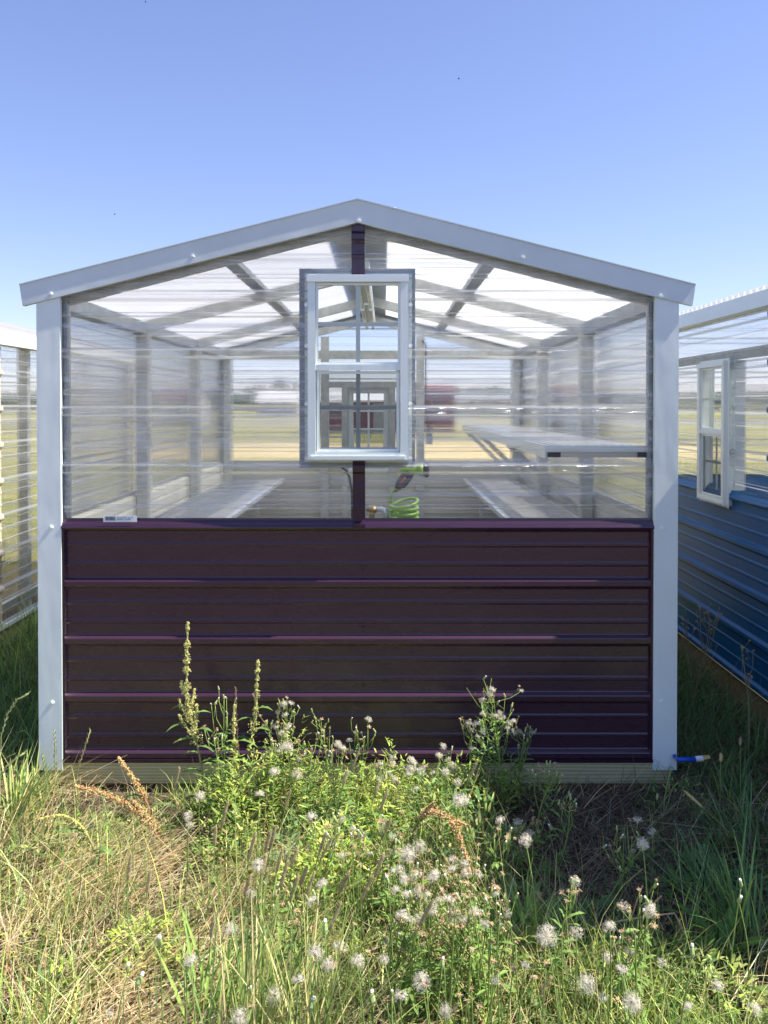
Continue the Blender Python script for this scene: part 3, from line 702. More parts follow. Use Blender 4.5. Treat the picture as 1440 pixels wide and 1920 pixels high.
r3 = thing('greenhouse', 'clear plastic greenhouse with cream eave at the left edge, see-through down to its skid', 'greenhouse', (-3.66, 6.0, 0))
L = GH(r3, -4.92, -2.40, 4.1, 7.85, dz=0.0, wall='tan', trim='tan', rake='tan')
L.side_sheet(1, 0.10, 1.90, 5.13, L.Yr, 'clear_panel', 'poly_side', off=0.001)
L.side_sheet(1, 0.10, 1.90, L.Yf, 5.128, 'wall_panel', 'tan', off=0.001)
L.side_sheet(-1, 0.10, 1.90, L.Yf, L.Yr, 'clear_panel', 'poly_side', off=0.001)
L.end_sheet(True, 0.088, 3, 'wall_panel', 'tan'); L.end_sheet(False, 0.10, 3, 'clear_panel', 'poly')
L.posts(); L.rakes(); L.roof(); L.frame([L.Yf+0.05, 5.6, 6.8, 7.8])
zf = L.zr(L.xR+0.055)
b = MB(); b.box(L.xR+0.056, L.xR+0.06, L.Yf, L.Yr, zf-0.095, zf-0.006); b.box(L.xR+0.004, L.xR+0.056, L.Yf, L.Yr, zf-0.095, zf-0.092); b.build('eave_trim', 'cream', r3)
b = MB(); b.box(L.xR+0.002, L.xR+0.021, L.Yf, L.Yr, 0.087, 0.112); b.build('base_trim', 'white', r3)
b = MB(); b.box(L.xR-0.04, L.xR-0.004, L.Yf, L.Yr, 0.19, 0.235); b.build('girt', 'galv', r3)
for x0 in (L.xL, L.xR-0.042):
    b = MB(); b.box(x0, x0+0.042, L.Yf, L.Yr, -0.02, 0.0865); b.build('skid_board', 'wood_y', r3)

# ------------------------------------------------------------------ far things
def gable_building(name, label, cat, x0, x1, y0, y1, ze, zr_, wall, roof, wins=(), group=None, z0=-0.03):
    t_ = thing(name, label, cat, ((x0+x1)/2, (y0+y1)/2, z0), group)
    b = MB(); ym = (y0+y1)/2
    b.box(x0, x1, y0, y1, z0, ze); b.add([(x0, y0, ze), (x0, y1, ze), (x0, ym, zr_), (x1, y0, ze), (x1, y1, ze), (x1, ym, zr_)], [(0, 2, 1), (3, 4, 5)]); b.build('wall', wall, t_)
    b = MB(); o = (x1-x0)*0.03
    for ya in (y0-0.25, y1+0.25):
        zb = ze-(zr_-ze)*0.25/(ym-y0)
        b.add([(x0-o, ya, zb), (x1+o, ya, zb), (x1+o, ym, zr_+0.03), (x0-o, ym, zr_+0.03), (x0-o, ya, zb+0.1), (x1+o, ya, zb+0.1), (x1+o, ym, zr_+0.13), (x0-o, ym, zr_+0.13)],
              [(0, 3, 2, 1), (4, 5, 6, 7), (0, 1, 5, 4), (1, 2, 6, 5), (3, 0, 4, 7)])
    b.build('roof', roof, t_)
    for xa, xb, za, zb, nm in wins:
        b = MB(); b.box(xa, xb, y0-0.04, y0-0.003, za, zb); b.build(nm, 'far_glass' if nm == 'window' else 'far_wall', t_)
    return t_
def fx(px, Y): return (px-720)/F*Y
def fz(py, Y): return CH-(py-760)/F*Y
gable_building('barn', 'red barn with a pale metal roof seen through the rear window', 'barn', fx(600, 44), fx(752, 44), 44, 50, fz(752, 44), fz(729, 46), 'barn_red', 'barn_roof', [(fx(622, 44), fx(634, 44), 1.0, 1.8, 'window'), (fx(700, 44), fx(722, 44), 0, 1.6, 'door')])
gable_building('shed', 'dark red shed in the field right of the white window', 'shed', fx(778, 46), fx(852, 46), 46, 49, fz(734, 46), fz(727, 47.5), 'barn_red', 'barn_red', [(fx(812, 46), fx(826, 46), 0.9, 1.7, 'window')])
gable_building('house', 'low white-roofed house far across the field on the left', 'house', fx(480, 105), fx(556, 105), 105, 112, fz(752, 105), fz(735, 108), 'far_wall', 'barn_roof', [(fx(500, 105), fx(508, 105), 1, 2, 'window'), (fx(528, 105), fx(536, 105), 1, 2, 'window')])
gable_building('shed', 'small red-roofed shed seen through the left side wall', 'shed', fx(298, 60), fx(368, 60), 60, 65, fz(750, 60), fz(734, 62), 'barn_roof', 'barn_red', [(fx(330, 60), fx(338, 60), 0.8, 1.6, 'window')])
gable_building('warehouse', 'long low grey warehouse far away on the right', 'building', fx(858, 130), fx(1010, 130), 130, 145, fz(748, 130), fz(742, 137), 'far_wall', 'barn_roof', [(fx(880+24*i, 130), fx(888+24*i, 130), .6, 2.2, 'window') for i in range(5)])
gable_building('shed', 'grey shed with dark red roof seen through the right side wall', 'shed', fx(1040, 40), fx(1120, 40), 40, 44, fz(745, 40), fz(728, 42), 'far_wall', 'barn_red', [(fx(1065, 40), fx(1078, 40), 0.9, 1.6, 'window')])
def tree(x, y, h, w, label, seed):
    rr = random.Random(seed); t_ = thing('tree', label, 'tree', (x, y, 0), 'far trees on the horizon')
    b = MB(); b.col = (0.1, 0.08, 0.06); b.tube([(x, y, -0.1), (x+.1, y, h*.35), (x, y, h*.7)], [h*.035, h*.025, h*.01], 7)
    for k in range(5):
        a = rr.uniform(0, 6.28); b.tube([(x, y, h*.3), (x+math.cos(a)*w*.3, y+math.sin(a)*w*.3, h*.6)], [h*.015, h*.006], 5)
    b.build('trunk', 'bark', t_)
    b = MB(); lob = [(rr.uniform(-.32, .32)*w, rr.uniform(-.3, .3)*w, rr.uniform(.38, .85)*h, rr.uniform(.16, .27)*w) for _ in range(13)]
    for k in range(900):
        lx, ly, lz, lr = rr.choice(lob); v = Vector((rr.gauss(0, 1), rr.gauss(0, 1), rr.gauss(0, .8))).normalized()*lr*rr.uniform(.6, 1.05)
        p = Vector((x+lx, y+ly, lz))+v; s_ = rr.uniform(.025, .05)*w
        u = Vector((rr.gauss(0, 1), rr.gauss(0, 1), rr.gauss(0, 1))).normalized(); q = u.orthogonal().normalized()
        g_ = rr.uniform(.7, 1.3); b.col = (.05*g_, .09*g_, .045*g_)
        b.quad(p-u*s_, p-q*s_, p+u*s_, p+q*s_)
    b.build('crown', 'tree', t_)
for i, (px, top, w) in enumerate(((468, 718, 24), (492, 710, 30), (520, 708, 32), (548, 712, 26), (575, 722, 24), (404, 730, 22), (870, 742, 20), (1060, 735, 26), (640, 733, 24), (225, 728, 30))):
    Y = 190+i*4; names = ['leftmost of the far tree row behind the house', 'second tree of the row behind the far house', 'tallest round tree behind the far white-roofed house', 'fourth tree of the row behind the far house',
        'small tree just right of the far house', 'lone far tree left of the house row', 'small far tree beside the grey warehouse', 'far tree behind the right-hand shed', 'far tree above the red barn roof', 'far tree seen through the left side wall']
    tree(fx(px, Y), Y, fz(top, Y), w/F*Y*1.1, 'dark green '+names[i], i)
b = MB(); rr = random.Random(5)
for k in range(9000):
    a = rr.uniform(-0.62, 0.62); Y = rr.uniform(230, 260); x = a*Y; h = (6.5+2.5*mnoise.noise(Vector((x*.02, 0, 0)))+1.5*mnoise.noise(Vector((x*.11, 3, 0))))*0.8
    p = Vector((x, Y, rr.uniform(0, 1)**.7*h)); s_ = rr.uniform(.5, 1.2); u = Vector((rr.gauss(0, 1), rr.gauss(0, .3), rr.gauss(0, 1))).normalized(); q = u.orthogonal().normalized()
    g_ = rr.uniform(.7, 1.3); b.col = (.05*g_, .085*g_, .05*g_); b.quad(p-u*s_, p-q*s_, p+u*s_, p+q*s_)
tag(b.build('far_woodland', 'tree'), 'dark green woodland strip along the horizon', 'woodland', kind='stuff')
# a few birds
for px, py, sc, a, lab in ((860, 148, 1.0, 0.4, 'tiny dark bird in the open sky right of centre, above the roof peak'), (273, 4, .8, 1.5, 'tiny dark bird at the very top of the sky, left of centre'), (215, 402, .8, .9, 'tiny dark bird low in the sky above the left roof slope')):
    p = at(px, py, 40); b = MB()
    b.tube([p+Vector((-.06, 0, 0))*sc, p, p+Vector((.07, 0, 0.01))*sc], [.005, .018*sc, .004], 6)
    for s_ in (-1, 1):
        q = p+Vector((0, s_*.12, .06))*sc; b.add([p+Vector((-.02, 0, .01)), p+Vector((.03, 0, .01)), q+Vector((.0, 0, 0)), p+Vector((0, 0, .018))], [(0, 1, 2), (0, 2, 3), (1, 3, 2)])
    tag(b.build('bird', 'dark'), lab, 'bird')

#PLANTS
# ------------------------------------------------------------------ grass and ground cover
GZ = np.vectorize(gz)
def ribbons(name, bx, by, az, lean, L, Wd, curve, col, mat, segs=4, bz=None, twist=None, taper=1.0, flat=None):
    n = len(bx); bx, by, az, lean, L, Wd, curve = [np.broadcast_to(np.asarray(q, dtype=float), (n,)) for q in (bx, by, az, lean, L, Wd, curve)]
    g0 = GZ(bx, by); z = g0+(0 if bz is None else bz); p = np.stack([bx, by, z], 1); base = g0-0.004 if bz is None else g0-0.01
    sa = az+np.pi/2+(rng.normal(0, .5, n) if twist is None else twist)
    side = np.stack([np.cos(sa), np.sin(sa), np.zeros(n)], 1)
    V = np.zeros((n, (segs+1)*2, 3)); th = lean.copy()
    for i in range(segs+1):
        t = i/segs; w = Wd*(1-t**1.6*0.95) if taper == 1.0 else Wd*np.maximum(0.05, np.sin(np.pi*min(1, .12+.88*t))**.7)
        q = p.copy(); q[:, 2] = np.maximum(q[:, 2], base+0.003)
        V[:, 2*i] = q-side*w[:, None]/2; V[:, 2*i+1] = q+side*w[:, None]/2
        p = p+np.stack([np.sin(th)*np.cos(az), np.sin(th)*np.sin(az), np.cos(th)], 1)*(L/segs)[:, None]
        th = th+curve/segs
    k = (segs+1)*2; idx = (np.arange(n)*k)[:, None, None]
    q = np.array([[2*i, 2*i+1, 2*i+3, 2*i+2] for i in range(segs)])[None]
    Fc = (idx+q).reshape(-1, 4); me = bpy.data.meshes.new(name); V = V.reshape(-1, 3)
    me.vertices.add(len(V)); me.vertices.foreach_set('co', V.astype(np.float32).ravel())
    me.loops.add(Fc.size); me.loops.foreach_set('vertex_index', Fc.astype(np.int32).ravel())
    me.polygons.add(len(Fc)); me.polygons.foreach_set('loop_start', np.arange(0, Fc.size, 4, dtype=np.int32)); me.polygons.foreach_set('loop_total', np.full(len(Fc), 4, dtype=np.int32))
    C = np.ones((n, k, 4), dtype=np.float32); C[:, :, :3] = np.asarray(col)[:, None, :]
    at_ = me.color_attributes.new('Col', 'FLOAT_COLOR', 'POINT'); at_.data.foreach_set('color', C.ravel())
    me.materials.append(M[mat]); me.update(calc_edges=True); me.validate()
    o = bpy.data.objects.new(name, me); COL.objects.link(o); return o
def pick(n, cols, jit=0.25):
    c = np.array(cols)[rng.integers(0, len(cols), n)]*(1+rng.normal(0, jit, (n, 1)))*(1+rng.normal(0, .06, (n, 3))); return np.clip(c, .004, .9)
def nz(x, y, s, o=0): return np.vectorize(lambda a, b: mnoise.noise(Vector((a*s, b*s, o))))(x, y)
def scatter(n, x0, x1, y0, y1, wfun):
    x = rng.uniform(x0, x1, n*3); y = rng.uniform(y0, y1, n*3); w = wfun(x, y); k = rng.uniform(0, 1, n*3) < w
    return x[k][:n], y[k][:n]
GREEN = [(.20, .27, .06), (.13, .21, .045), (.30, .34, .09), (.38, .38, .14), (.10, .17, .05)]
DEEP = [(.10, .19, .06), (.14, .24, .08), (.08, .15, .05)]
STRAW = [(.52, .41, .20), (.60, .50, .28), (.42, .31, .15), (.36, .24, .12), (.66, .58, .36)]
DUST = [(.26, .20, .13), (.34, .27, .18), (.20, .14, .09), (.16, .12, .08)]
def inside(x, y): return ((y > 3.17) & (x > -1.36) & (x < 1.16) & (y < 6.9)) | ((x > 1.80) & (y > 2.12)) | ((x < -2.38) & (y > 4.05))
def w_green(x, y):
    w = 0.55+1.3*nz(x, y, 2.6, 1)+.5*nz(x, y, 7, 3)
    w = np.where((x < -.25) & (y < 2.75), w*0.75, w)
    w = np.where((x > .35) & (x < 1.3) & (y > 2.18), w*0.12, w); w = np.where((y > 2.9) & ((x < -.85) | (x > .3)), w*.35, w)
    return np.clip(np.where(inside(x, y), 0, w), 0, 1)
def w_straw(x, y):
    w = 0.18+1.1*nz(x, y, 1.9, 4)+.5*nz(x, y, 8, 6)+np.where((x < -.1) & (y < 2.8), 0.75, 0)
    w = np.where((x > .4) & (y > 2.3), w*0.3, w)
    return np.clip(np.where(inside(x, y), 0, w), 0, 1)
def field(n): return rng.uniform(0, 2*np.pi, n)
x, y = scatter(34000, -2.3, 2.3, 1.35, 3.35, w_green); n = len(x)
tag(ribbons('grass', x, y, field(n), np.abs(rng.normal(.35, .3, n)), (rng.gamma(5, .024, n)+.03)*np.where(y > 2.75, np.where((x < -.85) | (x > .3), .38, .6), 1), rng.uniform(.0022, .0052, n), rng.normal(.8, .5, n), np.clip(pick(n, GREEN, .4)*(1+.9*nz(x, y, 3.1, 22))[:, None], .01, .9), 'leaf'), kind='stuff')
x, y = scatter(10500, -2.3, 2.3, 1.35, 3.3, w_straw); n = len(x)
az = np.where(rng.uniform(0, 1, n) < .7, rng.normal(R(48), .45, n), field(n))+nz(x, y, 1.3, 9)*2.0
tag(ribbons('dead_grass', x, y, az, np.clip(rng.normal(1.36, .2, n), .6, 1.6), rng.gamma(6, .035, n)+.05, rng.uniform(.0016, .0036, n), rng.normal(.25, .3, n), pick(n, STRAW, .2), 'straw', bz=rng.uniform(0, .05, n)), kind='stuff')
x, y = scatter(17000, -2.0, 2.0, 1.4, 3.7, lambda a, b: np.where(inside(a, b), 0, np.where((a > .2) & (b > 2.1), .95, .3))); n = len(x)
tag(ribbons('dry_thatch', x, y, field(n), np.clip(rng.normal(1.35, .2, n), .3, 1.6), rng.gamma(5, .025, n)+.03, rng.uniform(.0016, .004, n), rng.normal(.2, .5, n), pick(n, DUST, .3), 'straw', bz=rng.uniform(0, .02, n)), kind='stuff')
# laid-over straw on the left, nearly parallel
nn = 1300; x = rng.uniform(-1.25, -.28, nn); y = rng.uniform(1.7, 2.65, nn); k = nz(x, y, 2.4, 12) > -.12; x, y = x[k], y[k]; n = len(x)
tag(ribbons('dead_grass', x, y, rng.normal(R(42), .28, n)+.5*nz(x, y, 1.5, 2), rng.normal(1.33, .12, n), rng.uniform(.16, .40, n), rng.uniform(.0024, .0042, n), rng.normal(.3, .15, n), pick(n, STRAW, .22), 'straw', segs=6, bz=rng.uniform(.0, .07, n)), kind='stuff')
# long grass between the greenhouses
for nm, x0, x1, y0, y1, nn, Lk, cols in (('grass', -2.37, -1.37, 3.2, 8.0, 13000, .045, DEEP+GREEN[:2]), ('grass', 1.16, 1.72, 3.3, 6.2, 6500, .032, DEEP+[(.16, .17, .07)]), ('grass', .95, 1.9, 2.1, 3.35, 1500, .022, DEEP+GREEN[:2])):
    x = rng.uniform(x0, x1, nn); y = rng.uniform(y0, y1, nn); k = ~inside(x, y); x, y = x[k], y[k]; n = len(x)
    tag(ribbons(nm, x, y, field(n), np.abs(rng.normal(.4, .3, n)), rng.gamma(5, Lk, n)*.9+.04, rng.uniform(.003, .006, n), rng.normal(1.0, .5, n), pick(n, cols), 'leaf'), kind='stuff')
# field grass behind, coarse
nn = 26000; y = 7.2+rng.gamma(1.6, 9, nn); x = rng.uniform(-.55, .55, nn)*y*1.3; k = (y < 60) & ~((y > 22) & (y < 34)); x, y = x[k], y[k]; n = len(x)
tag(ribbons('field_grass', x, y, field(n), np.abs(rng.normal(.4, .3, n)), rng.gamma(5, .03, n)+.05, .004+.0006*y, rng.normal(.7, .4, n), pick(n, [(.28, .29, .09), (.42, .37, .15), (.20, .24, .07)]), 'leaf', segs=2), kind='stuff')

# leafy low growth: clumps of leaflets (spread clover-like cover)
cx_, cy_, cz_, az_, L_, W_, c_ = [], [], [], [], [], [], []
def clump(X0, Y0, r, h, n, Lf, Wf, cols):
    rad = np.sqrt(rng.uniform(0, 1, n))*r; a = rng.uniform(0, 6.283, n)
    xx, yy = X0+rad*np.cos(a), Y0+rad*np.sin(a); zz = h*rng.uniform(0, 1, n)**.65*(1-(rad/r)**2*.55)*(1+.35*np.sin(xx*37+yy*19)*np.sin(xx*61))
    cx_.append(xx); cy_.append(yy); cz_.append(zz); az_.append(a+rng.normal(0, .9, n)); L_.append(rng.gamma(6, .16, n)*Lf+.004); W_.append(rng.uniform(.35, .95, n)*Wf); c_.append(pick(n, cols, .18))
def ground_at(px, py, h=0.0):
    Y = 2.5
    for _ in range(8): Y = (CH-h+0.02)/max(0.05, (py-762)/F)
    return (px-720)/F*Y, Y
YG = [(.34, .42, .07), (.42, .46, .11), (.26, .36, .06)]
for px, py, r, h, n, Lf, Wf, cols in ((630, 1700, .13, .26, 700, .022, .011, YG), (560, 1740, .12, .2, 500, .02, .011, YG), (720, 1600, .08, .26, 350, .02, .012, YG), (255, 1830, .12, .14, 500, .018, .009, YG),
        (690, 1620, .12, .14, 260, .04, .022, DEEP+GREEN[:2]), (450, 1560, .12, .24, 500, .026, .014, GREEN), (520, 1560, .10, .26, 420, .028, .014, GREEN), (430, 1640, .14, .16, 420, .026, .014, GREEN),
        (600, 1600, .13, .2, 420, .028, .016, GREEN+DEEP), (820, 1600, .13, .24, 500, .026, .013, GREEN+DEEP), (900, 1640, .14, .25, 420, .028, .013, DEEP+GREEN), (760, 1780, .14, .16, 420, .024, .012, GREEN),
        (980, 1840, .16, .12, 500, .028, .012, GREEN), (1100, 1860, .16, .12, 500, .026, .011, GREEN), (1220, 1880, .14, .12, 420, .026, .011, GREEN), (1330, 1900, .14, .12, 360, .026, .012, GREEN), (880, 1900, .14, .14, 460, .026, .012, GREEN),
        (150, 1600, .15, .12, 400, .026, .012, GREEN), (60, 1660, .15, .12, 400, .024, .012, GREEN), (350, 1840, .1, .1, 250, .022, .011, DEEP+GREEN), (1350, 1700, .14, .14, 300, .03, .012, DEEP), (930, 1500, .1, .35, 420, .026, .011, DEEP+GREEN[:2])):
    gx, gy = ground_at(px, py); gy = min(gy, 3.08); clump(gx, gy, r, h, n, Lf, Wf, cols)
for px, h, n in ((470, .38, 520), (535, .37, 520), (600, .28, 400), (660, .25, 400), (730, .24, 380), (800, .22, 380), (870, .24, 380), (925, .24, 260), (425, .26, 300)):
    clump((px-720)/F*2.9, 2.9+.1*math.sin(px), .11, h, int(n*1.5), .019, .008, GREEN[:3]+YG)
for k in range(60):
    gx, gy = rng.uniform(-1.6, 1.6), rng.uniform(1.5, 3.1)
    if gx > .3 and 2.25 < gy < 3.0: continue
    clump(gx, gy, rng.uniform(.05, .12), rng.uniform(.05, .14), 130, .022, .010, GREEN+YG[:1])
cx_, cy_, cz_, az_, L_, W_ = [np.concatenate(q) for q in (cx_, cy_, cz_, az_, L_, W_)]; c_ = np.concatenate(c_); n = len(cx_)
tag(ribbons('leafy_ground_cover', cx_, cy_, az_, rng.normal(1.1, .4, n), L_, W_, rng.normal(.4, .5, n), c_, 'leaf', segs=3, bz=cz_, taper=0), kind='stuff')

# ------------------------------------------------------------------ single weeds
def curve(a, b, sag, n=8):
    a, b = Vector(a), Vector(b); return [a.lerp(b, i/n)+Vector(sag)*math.sin(math.pi*i/n) for i in range(n+1)]
def zone(px, py):
    h = 'left of the white window' if px < 570 else ('below the white window' if px < 780 else ('right of the white window' if px < 1180 else 'below the blue greenhouse'))
    v = 'near the skid' if py < 1500 else ('halfway down' if py < 1740 else 'at the bottom')
    return v+', '+h
# fluffy heads, spent heads and buds as shared meshes
def fluff_mesh(seed, full=1.0, r=.02):
    rr = random.Random(seed); b = MB(); b.col = (.66, .56, .38); b.tube([(0, 0, -.003), (0, 0, .003)], [.0022, .0032], 6)
    for k in range(int(170*full)):
        d = Vector((rr.gauss(0, 1), rr.gauss(0, 1), rr.gauss(0, 1))).normalized()
        if full < 1 and d.z < -.2: d.z *= -1
        u = d.orthogonal().normalized(); q = d*r*rr.uniform(.7, 1.12); w = .0007
        g_ = rr.uniform(.85, 1); b.col = (.97*g_, .91*g_, .78*g_)
        b.add([d*.003-u*w, d*.003+u*w, q], [(0, 1, 2)])
        for j in range(3):
            a = d.cross(u)*math.sin(j*2.1+k)+u*math.cos(j*2.1+k); t_ = q+a*r*.26+d*r*.05; s_ = d.cross(a)*.0005; b.add([q-s_, q+s_, t_], [(0, 1, 2)])
    return b.build('seed_head', 'fluff', mesh_only=True)
def spent_mesh(seed):
    rr = random.Random(seed); b = MB(); b.col = (.42, .30, .16)
    b.tube([(0, 0, -.003), (0, 0, .004)], [.0025, .0045], 6)
    for k in range(9):
        a = k*.7+rr.uniform(-.2, .2); b.col = (rr.uniform(.4, .6), rr.uniform(.32, .44), .22)
        b.leaf((0, 0, .003), (math.cos(a), math.sin(a), rr.uniform(-.5, .6)), (0, 0, 1), rr.uniform(.007, .013), .0028, .6, 2)
    return b.build('dry_head', 'straw', mesh_only=True)
def bud_mesh(white):
    b = MB(); b.col = (.30, .38, .14); b.tube([(0, 0, -.004), (0, 0, .001), (0, 0, .007), (0, 0, .012)], [.002, .0042, .0036, .0022], 7)
    b.col = (.8, .78, .7) if white else (.5, .46, .2); b.tube([(0, 0, .0122), (0, 0, .0165)], [.003, .0024], 6)
    return b.build('bud', 'stem', mesh_only=True)
FL = [fluff_mesh(i, f, r) for i, (f, r) in enumerate(((1, .02), (1, .022), (.7, .018), (.45, .016)))]
SP = [spent_mesh(i) for i in range(3)]; BU = [bud_mesh(True), bud_mesh(False)]
def stem_col(): g_ = random.uniform(.8, 1.2); return (.20*g_, .28*g_, .07*g_)
random.seed(21)
SH = [(375,1493),(355,1548),(352,1530),(487,1491),(558,1452),(540,1400),(514,1450),(484,1622),(470,1675),(433,1745),(358,1805),(515,1866),(205,1900),(605,1660),(450,1908),
      (713,1433),(735,1433),(728,1450),(768,1453),(812,1450),(835,1447),(858,1467),(780,1480),(787,1588),(765,1600),(737,1634),(742,1670),(757,1648),(785,1670),
      (850,1716),(885,1712),(870,1725),(615,1808),(670,1805),(637,1780),(750,1870),(790,1840),(928,1838),(1138,1795),(1165,1820),(1143,1740),(1100,1845),(1185,1880),
      (985,1810),(985,1575),(870,1500),(1080,1750),(1130,1870),(1345,1850),(1240,1805),(655,1390),(1205,1582),(800,1680),(860,1500),
      (1290,1890),(1025,1755),(835,1895),(1415,1895),(720,1800),(560,1840),(590,1790)]
def seed_weed(px, py, kind):
    h = random.uniform(.2, .38); Y = (CH-h)*F/(py-760)
    if Y > 3.08: Y = random.uniform(2.92, 3.08)
    if Y < 1.72: Y = 1.72
    hd = at(px, py, Y); h = hd.z
    if h < .06: return
    lx, ly = random.uniform(-.12, .12)*h*1.5, random.uniform(-.1, .1)*h
    bx, by = hd.x+lx, min(hd.y+ly, 3.14); bz = gz(bx, by)
    z = zone(px, py); nm, txt, cat, grp = {'f': ('seed_head_weed', 'fluffy white seed head on a stem ', 'weed', 'fluffy seed heads '), 's': ('dried_flower', 'dried tan flower head ', 'weed', 'dried flower heads '), 'b': ('flower_bud', 'closed pale bud ', 'weed', 'closed buds ')}[kind]
    t_ = thing(nm, txt+z, cat, (bx, by, bz), grp+z)
    b = MB(); b.col = stem_col(); b.tube(curve((bx, by, bz), hd, (random.uniform(-.02, .02), random.uniform(-.02, .01), 0)), [.0018]*6+[.0015, .0013, .0012], 5); b.build('stem', 'stem', t_, smooth=True)
    me = random.choice(FL) if kind == 'f' else (random.choice(SP) if kind == 's' else BU[0])
    o = mesh_obj('seed_head' if kind == 'f' else ('dry_head' if kind == 's' else 'bud'), me, t_, hd-t_.location); o.rotation_euler = (random.uniform(-.5, .5), random.uniform(-.5, .5), random.uniform(0, 6)); s_ = random.uniform(.6, 1.08)*(1.35 if kind == 'b' else 1); o.scale = (s_,)*3
    if kind == 'f' and random.random() < .5:
        b = MB(); b.col = stem_col(); a = random.uniform(0, 6.28)
        for k in range(4): b.leaf((bx, by, bz+.01), (math.cos(a+k*1.6), math.sin(a+k*1.6), random.uniform(.3, .8)), (0, 0, 1), random.uniform(.07, .13), random.uniform(.012, .02), .9, 4, wav=.3)
        b.build('leaves', 'leaf', t_)
for p in SH: seed_weed(*p, 'f')
for p in [(728,1655),(1298,1790),(735,1255+610),(350,1820),(240,1820),(1385,1690),(610,1745),(470,1860),(583,1890),(300,1770),(258,1845),(700,1880),(830,1810),(955,1560),(1390,1660)]: seed_weed(*p, 'b')
for k in range(70):
    px = random.gauss(930, 190); py = random.uniform(1540, 1900)
    if 380 < px < 1420 and not (px > 950 and py < 1720): seed_weed(px, py, 's')

# branching wiry weeds
def wiry(base, top, spread, n, mix, label, group=None, dry=False, leaves=True, dens=1.0):
    base, top = Vector(base), Vector(top); t_ = thing('branching_weed', label, 'weed', base, group)
    L = (top-base).length; main = curve(base, top, (random.uniform(-.03, .03), 0, 0), 10)
    b = MB(); c0 = (.26, .22, .12) if dry else stem_col(); b.col = c0; b.tube(main, [.0032-.0018*i/10 for i in range(11)], 6); ends = [top]
    for k in range(n):
        i = random.uniform(.42, .97); p = base.lerp(top, i)+(main[int(i*10)]-base.lerp(top, int(i*10)/10)); a = random.uniform(0, 6.28)
        rise = (1-i)*L*random.uniform(.35, 1.0)+.02
        e = p+Vector((math.cos(a)*spread*random.uniform(.25, 1), math.sin(a)*spread*random.uniform(.2, .7), rise+random.uniform(-.02, .03)))
        mid = p.lerp(e, .5)+Vector((math.cos(a), math.sin(a)*.5, -.4))*.012
        b.tube([p, p.lerp(mid, .6), mid, e], [.0016, .0014, .0012, .0010], 4); ends.append(e)
        for j in range(random.choice((0, 1, 1, 2))):
            q = p.lerp(e, random.uniform(.4, .8)); e2 = q+Vector((random.uniform(-.03, .03), random.uniform(-.02, .02), random.uniform(.015, .05))); b.tube([q, e2], [.0011, .0009], 4); ends.append(e2)
    b.build('stem', 'stem', t_, smooth=True)
    if leaves:
        b = MB()
        for k in range(int(16*dens)):
            i = random.uniform(.05, .8); p = base.lerp(top, i); a = random.uniform(0, 6.28); g_ = random.uniform(.8, 1.3); b.col = (.15*g_, .24*g_, .06*g_)
            b.leaf(p, (math.cos(a), math.sin(a), random.uniform(.1, .8)), (0, 0, 1), random.uniform(.03, .07)*(1.2-i*.6), random.uniform(.006, .013), .8, 4, wav=.35)
        b.build('leaves', 'leaf', t_)
    for e in ends[:26]:
        r_ = random.random(); kind = 'f' if r_ < mix[0] else ('s' if r_ < mix[0]+mix[1] else 'b')
        me = {'f': FL[random.choice((2, 3, 3))], 's': random.choice(SP), 'b': random.choice(BU)}[kind]
        o = mesh_obj({'f': 'seed_head', 's': 'dry_head', 'b': 'bud'}[kind], me, t_, e-t_.location); o.rotation_euler = (random.uniform(-.6, .6), random.uniform(-.6, .6), random.uniform(0, 6)); s_ = random.uniform(.6, 1.0); o.scale = (s_,)*3
    return t_
def wat(bx, by, tx, ty, Y, *a, **k):
    b0 = at(bx, by, Y); b0.z = gz(b0.x, b0.y); t0 = at(tx, ty, Y-random.uniform(0, .05)); return wiry(b0, t0, *a, **k)
WL = 'wiry branching weed '
wat(945, 1500, 925, 1305, 3.0, .12, 22, (.3, .4), WL+'with many seed heads, the tallest before the maroon wall', dens=2)
wat(975, 1500, 985, 1370, 3.02, .07, 10, (.4, .3), WL+'just right of the tallest one, with faded fluffy heads')
wat(880, 1500, 885, 1370, 2.98, .06, 9, (.35, .4), WL+'just left of the tallest one against the maroon wall')
wat(540, 1500, 548, 1335, 3.0, .06, 12, (.1, .5), WL+'with dry heads right of the second dock spire')
wat(500, 1490, 505, 1375, 2.95, .07, 10, (.3, .4), WL+'with mixed heads right under the second dock spire')
wat(608, 1480, 606, 1370, 3.0, .05, 7, (.0, .5), WL+'with a bare upright tip left of the maroon strip')
wat(672, 1480, 668, 1365, 3.0, .06, 7, (.1, .3), WL+'with curved bare tips under the maroon strip')
wat(705, 1500, 712, 1440, 2.95, .06, 8, (.4, .3), WL+'low, with white heads just right of the picture centre line')
wat(775, 1510, 772, 1445, 2.9, .06, 8, (.5, .3), WL+'with white heads, at the skid below the spray gun')
wat(830, 1520, 840, 1425, 2.9, .08, 12, (.35, .5), WL+'with tan heads, at the skid right of the spray gun')
wat(1010, 1650, 1042, 1450, 2.75, .08, 9, (.05, .5), WL+'with yellow-green stems, at the skid right of the tallest')
wat(985, 1720, 1000, 1560, 2.6, .08, 12, (.1, .7), WL+'with brown heads at the edge of the shaded patch')
wat(1035, 1740, 1068, 1515, 2.6, .05, 5, (0, .6), WL+'slender, with few heads over the shaded patch')
wat(1140, 1730, 1210, 1585, 2.45, .09, 9, (.2, .3), WL+'leaning right across the dark shaded patch')
wat(1275, 1480, 1345, 1150, 3.55, .10, 18, (0, .85), WL+'dry and leggy, in front of the blue wall', dry=True, leaves=False)
wat(1400, 1480, 1390, 1215, 3.3, .03, 4, (0, .9), WL+'thin and dry at the right edge in front of the blue wall', dry=True, leaves=False)
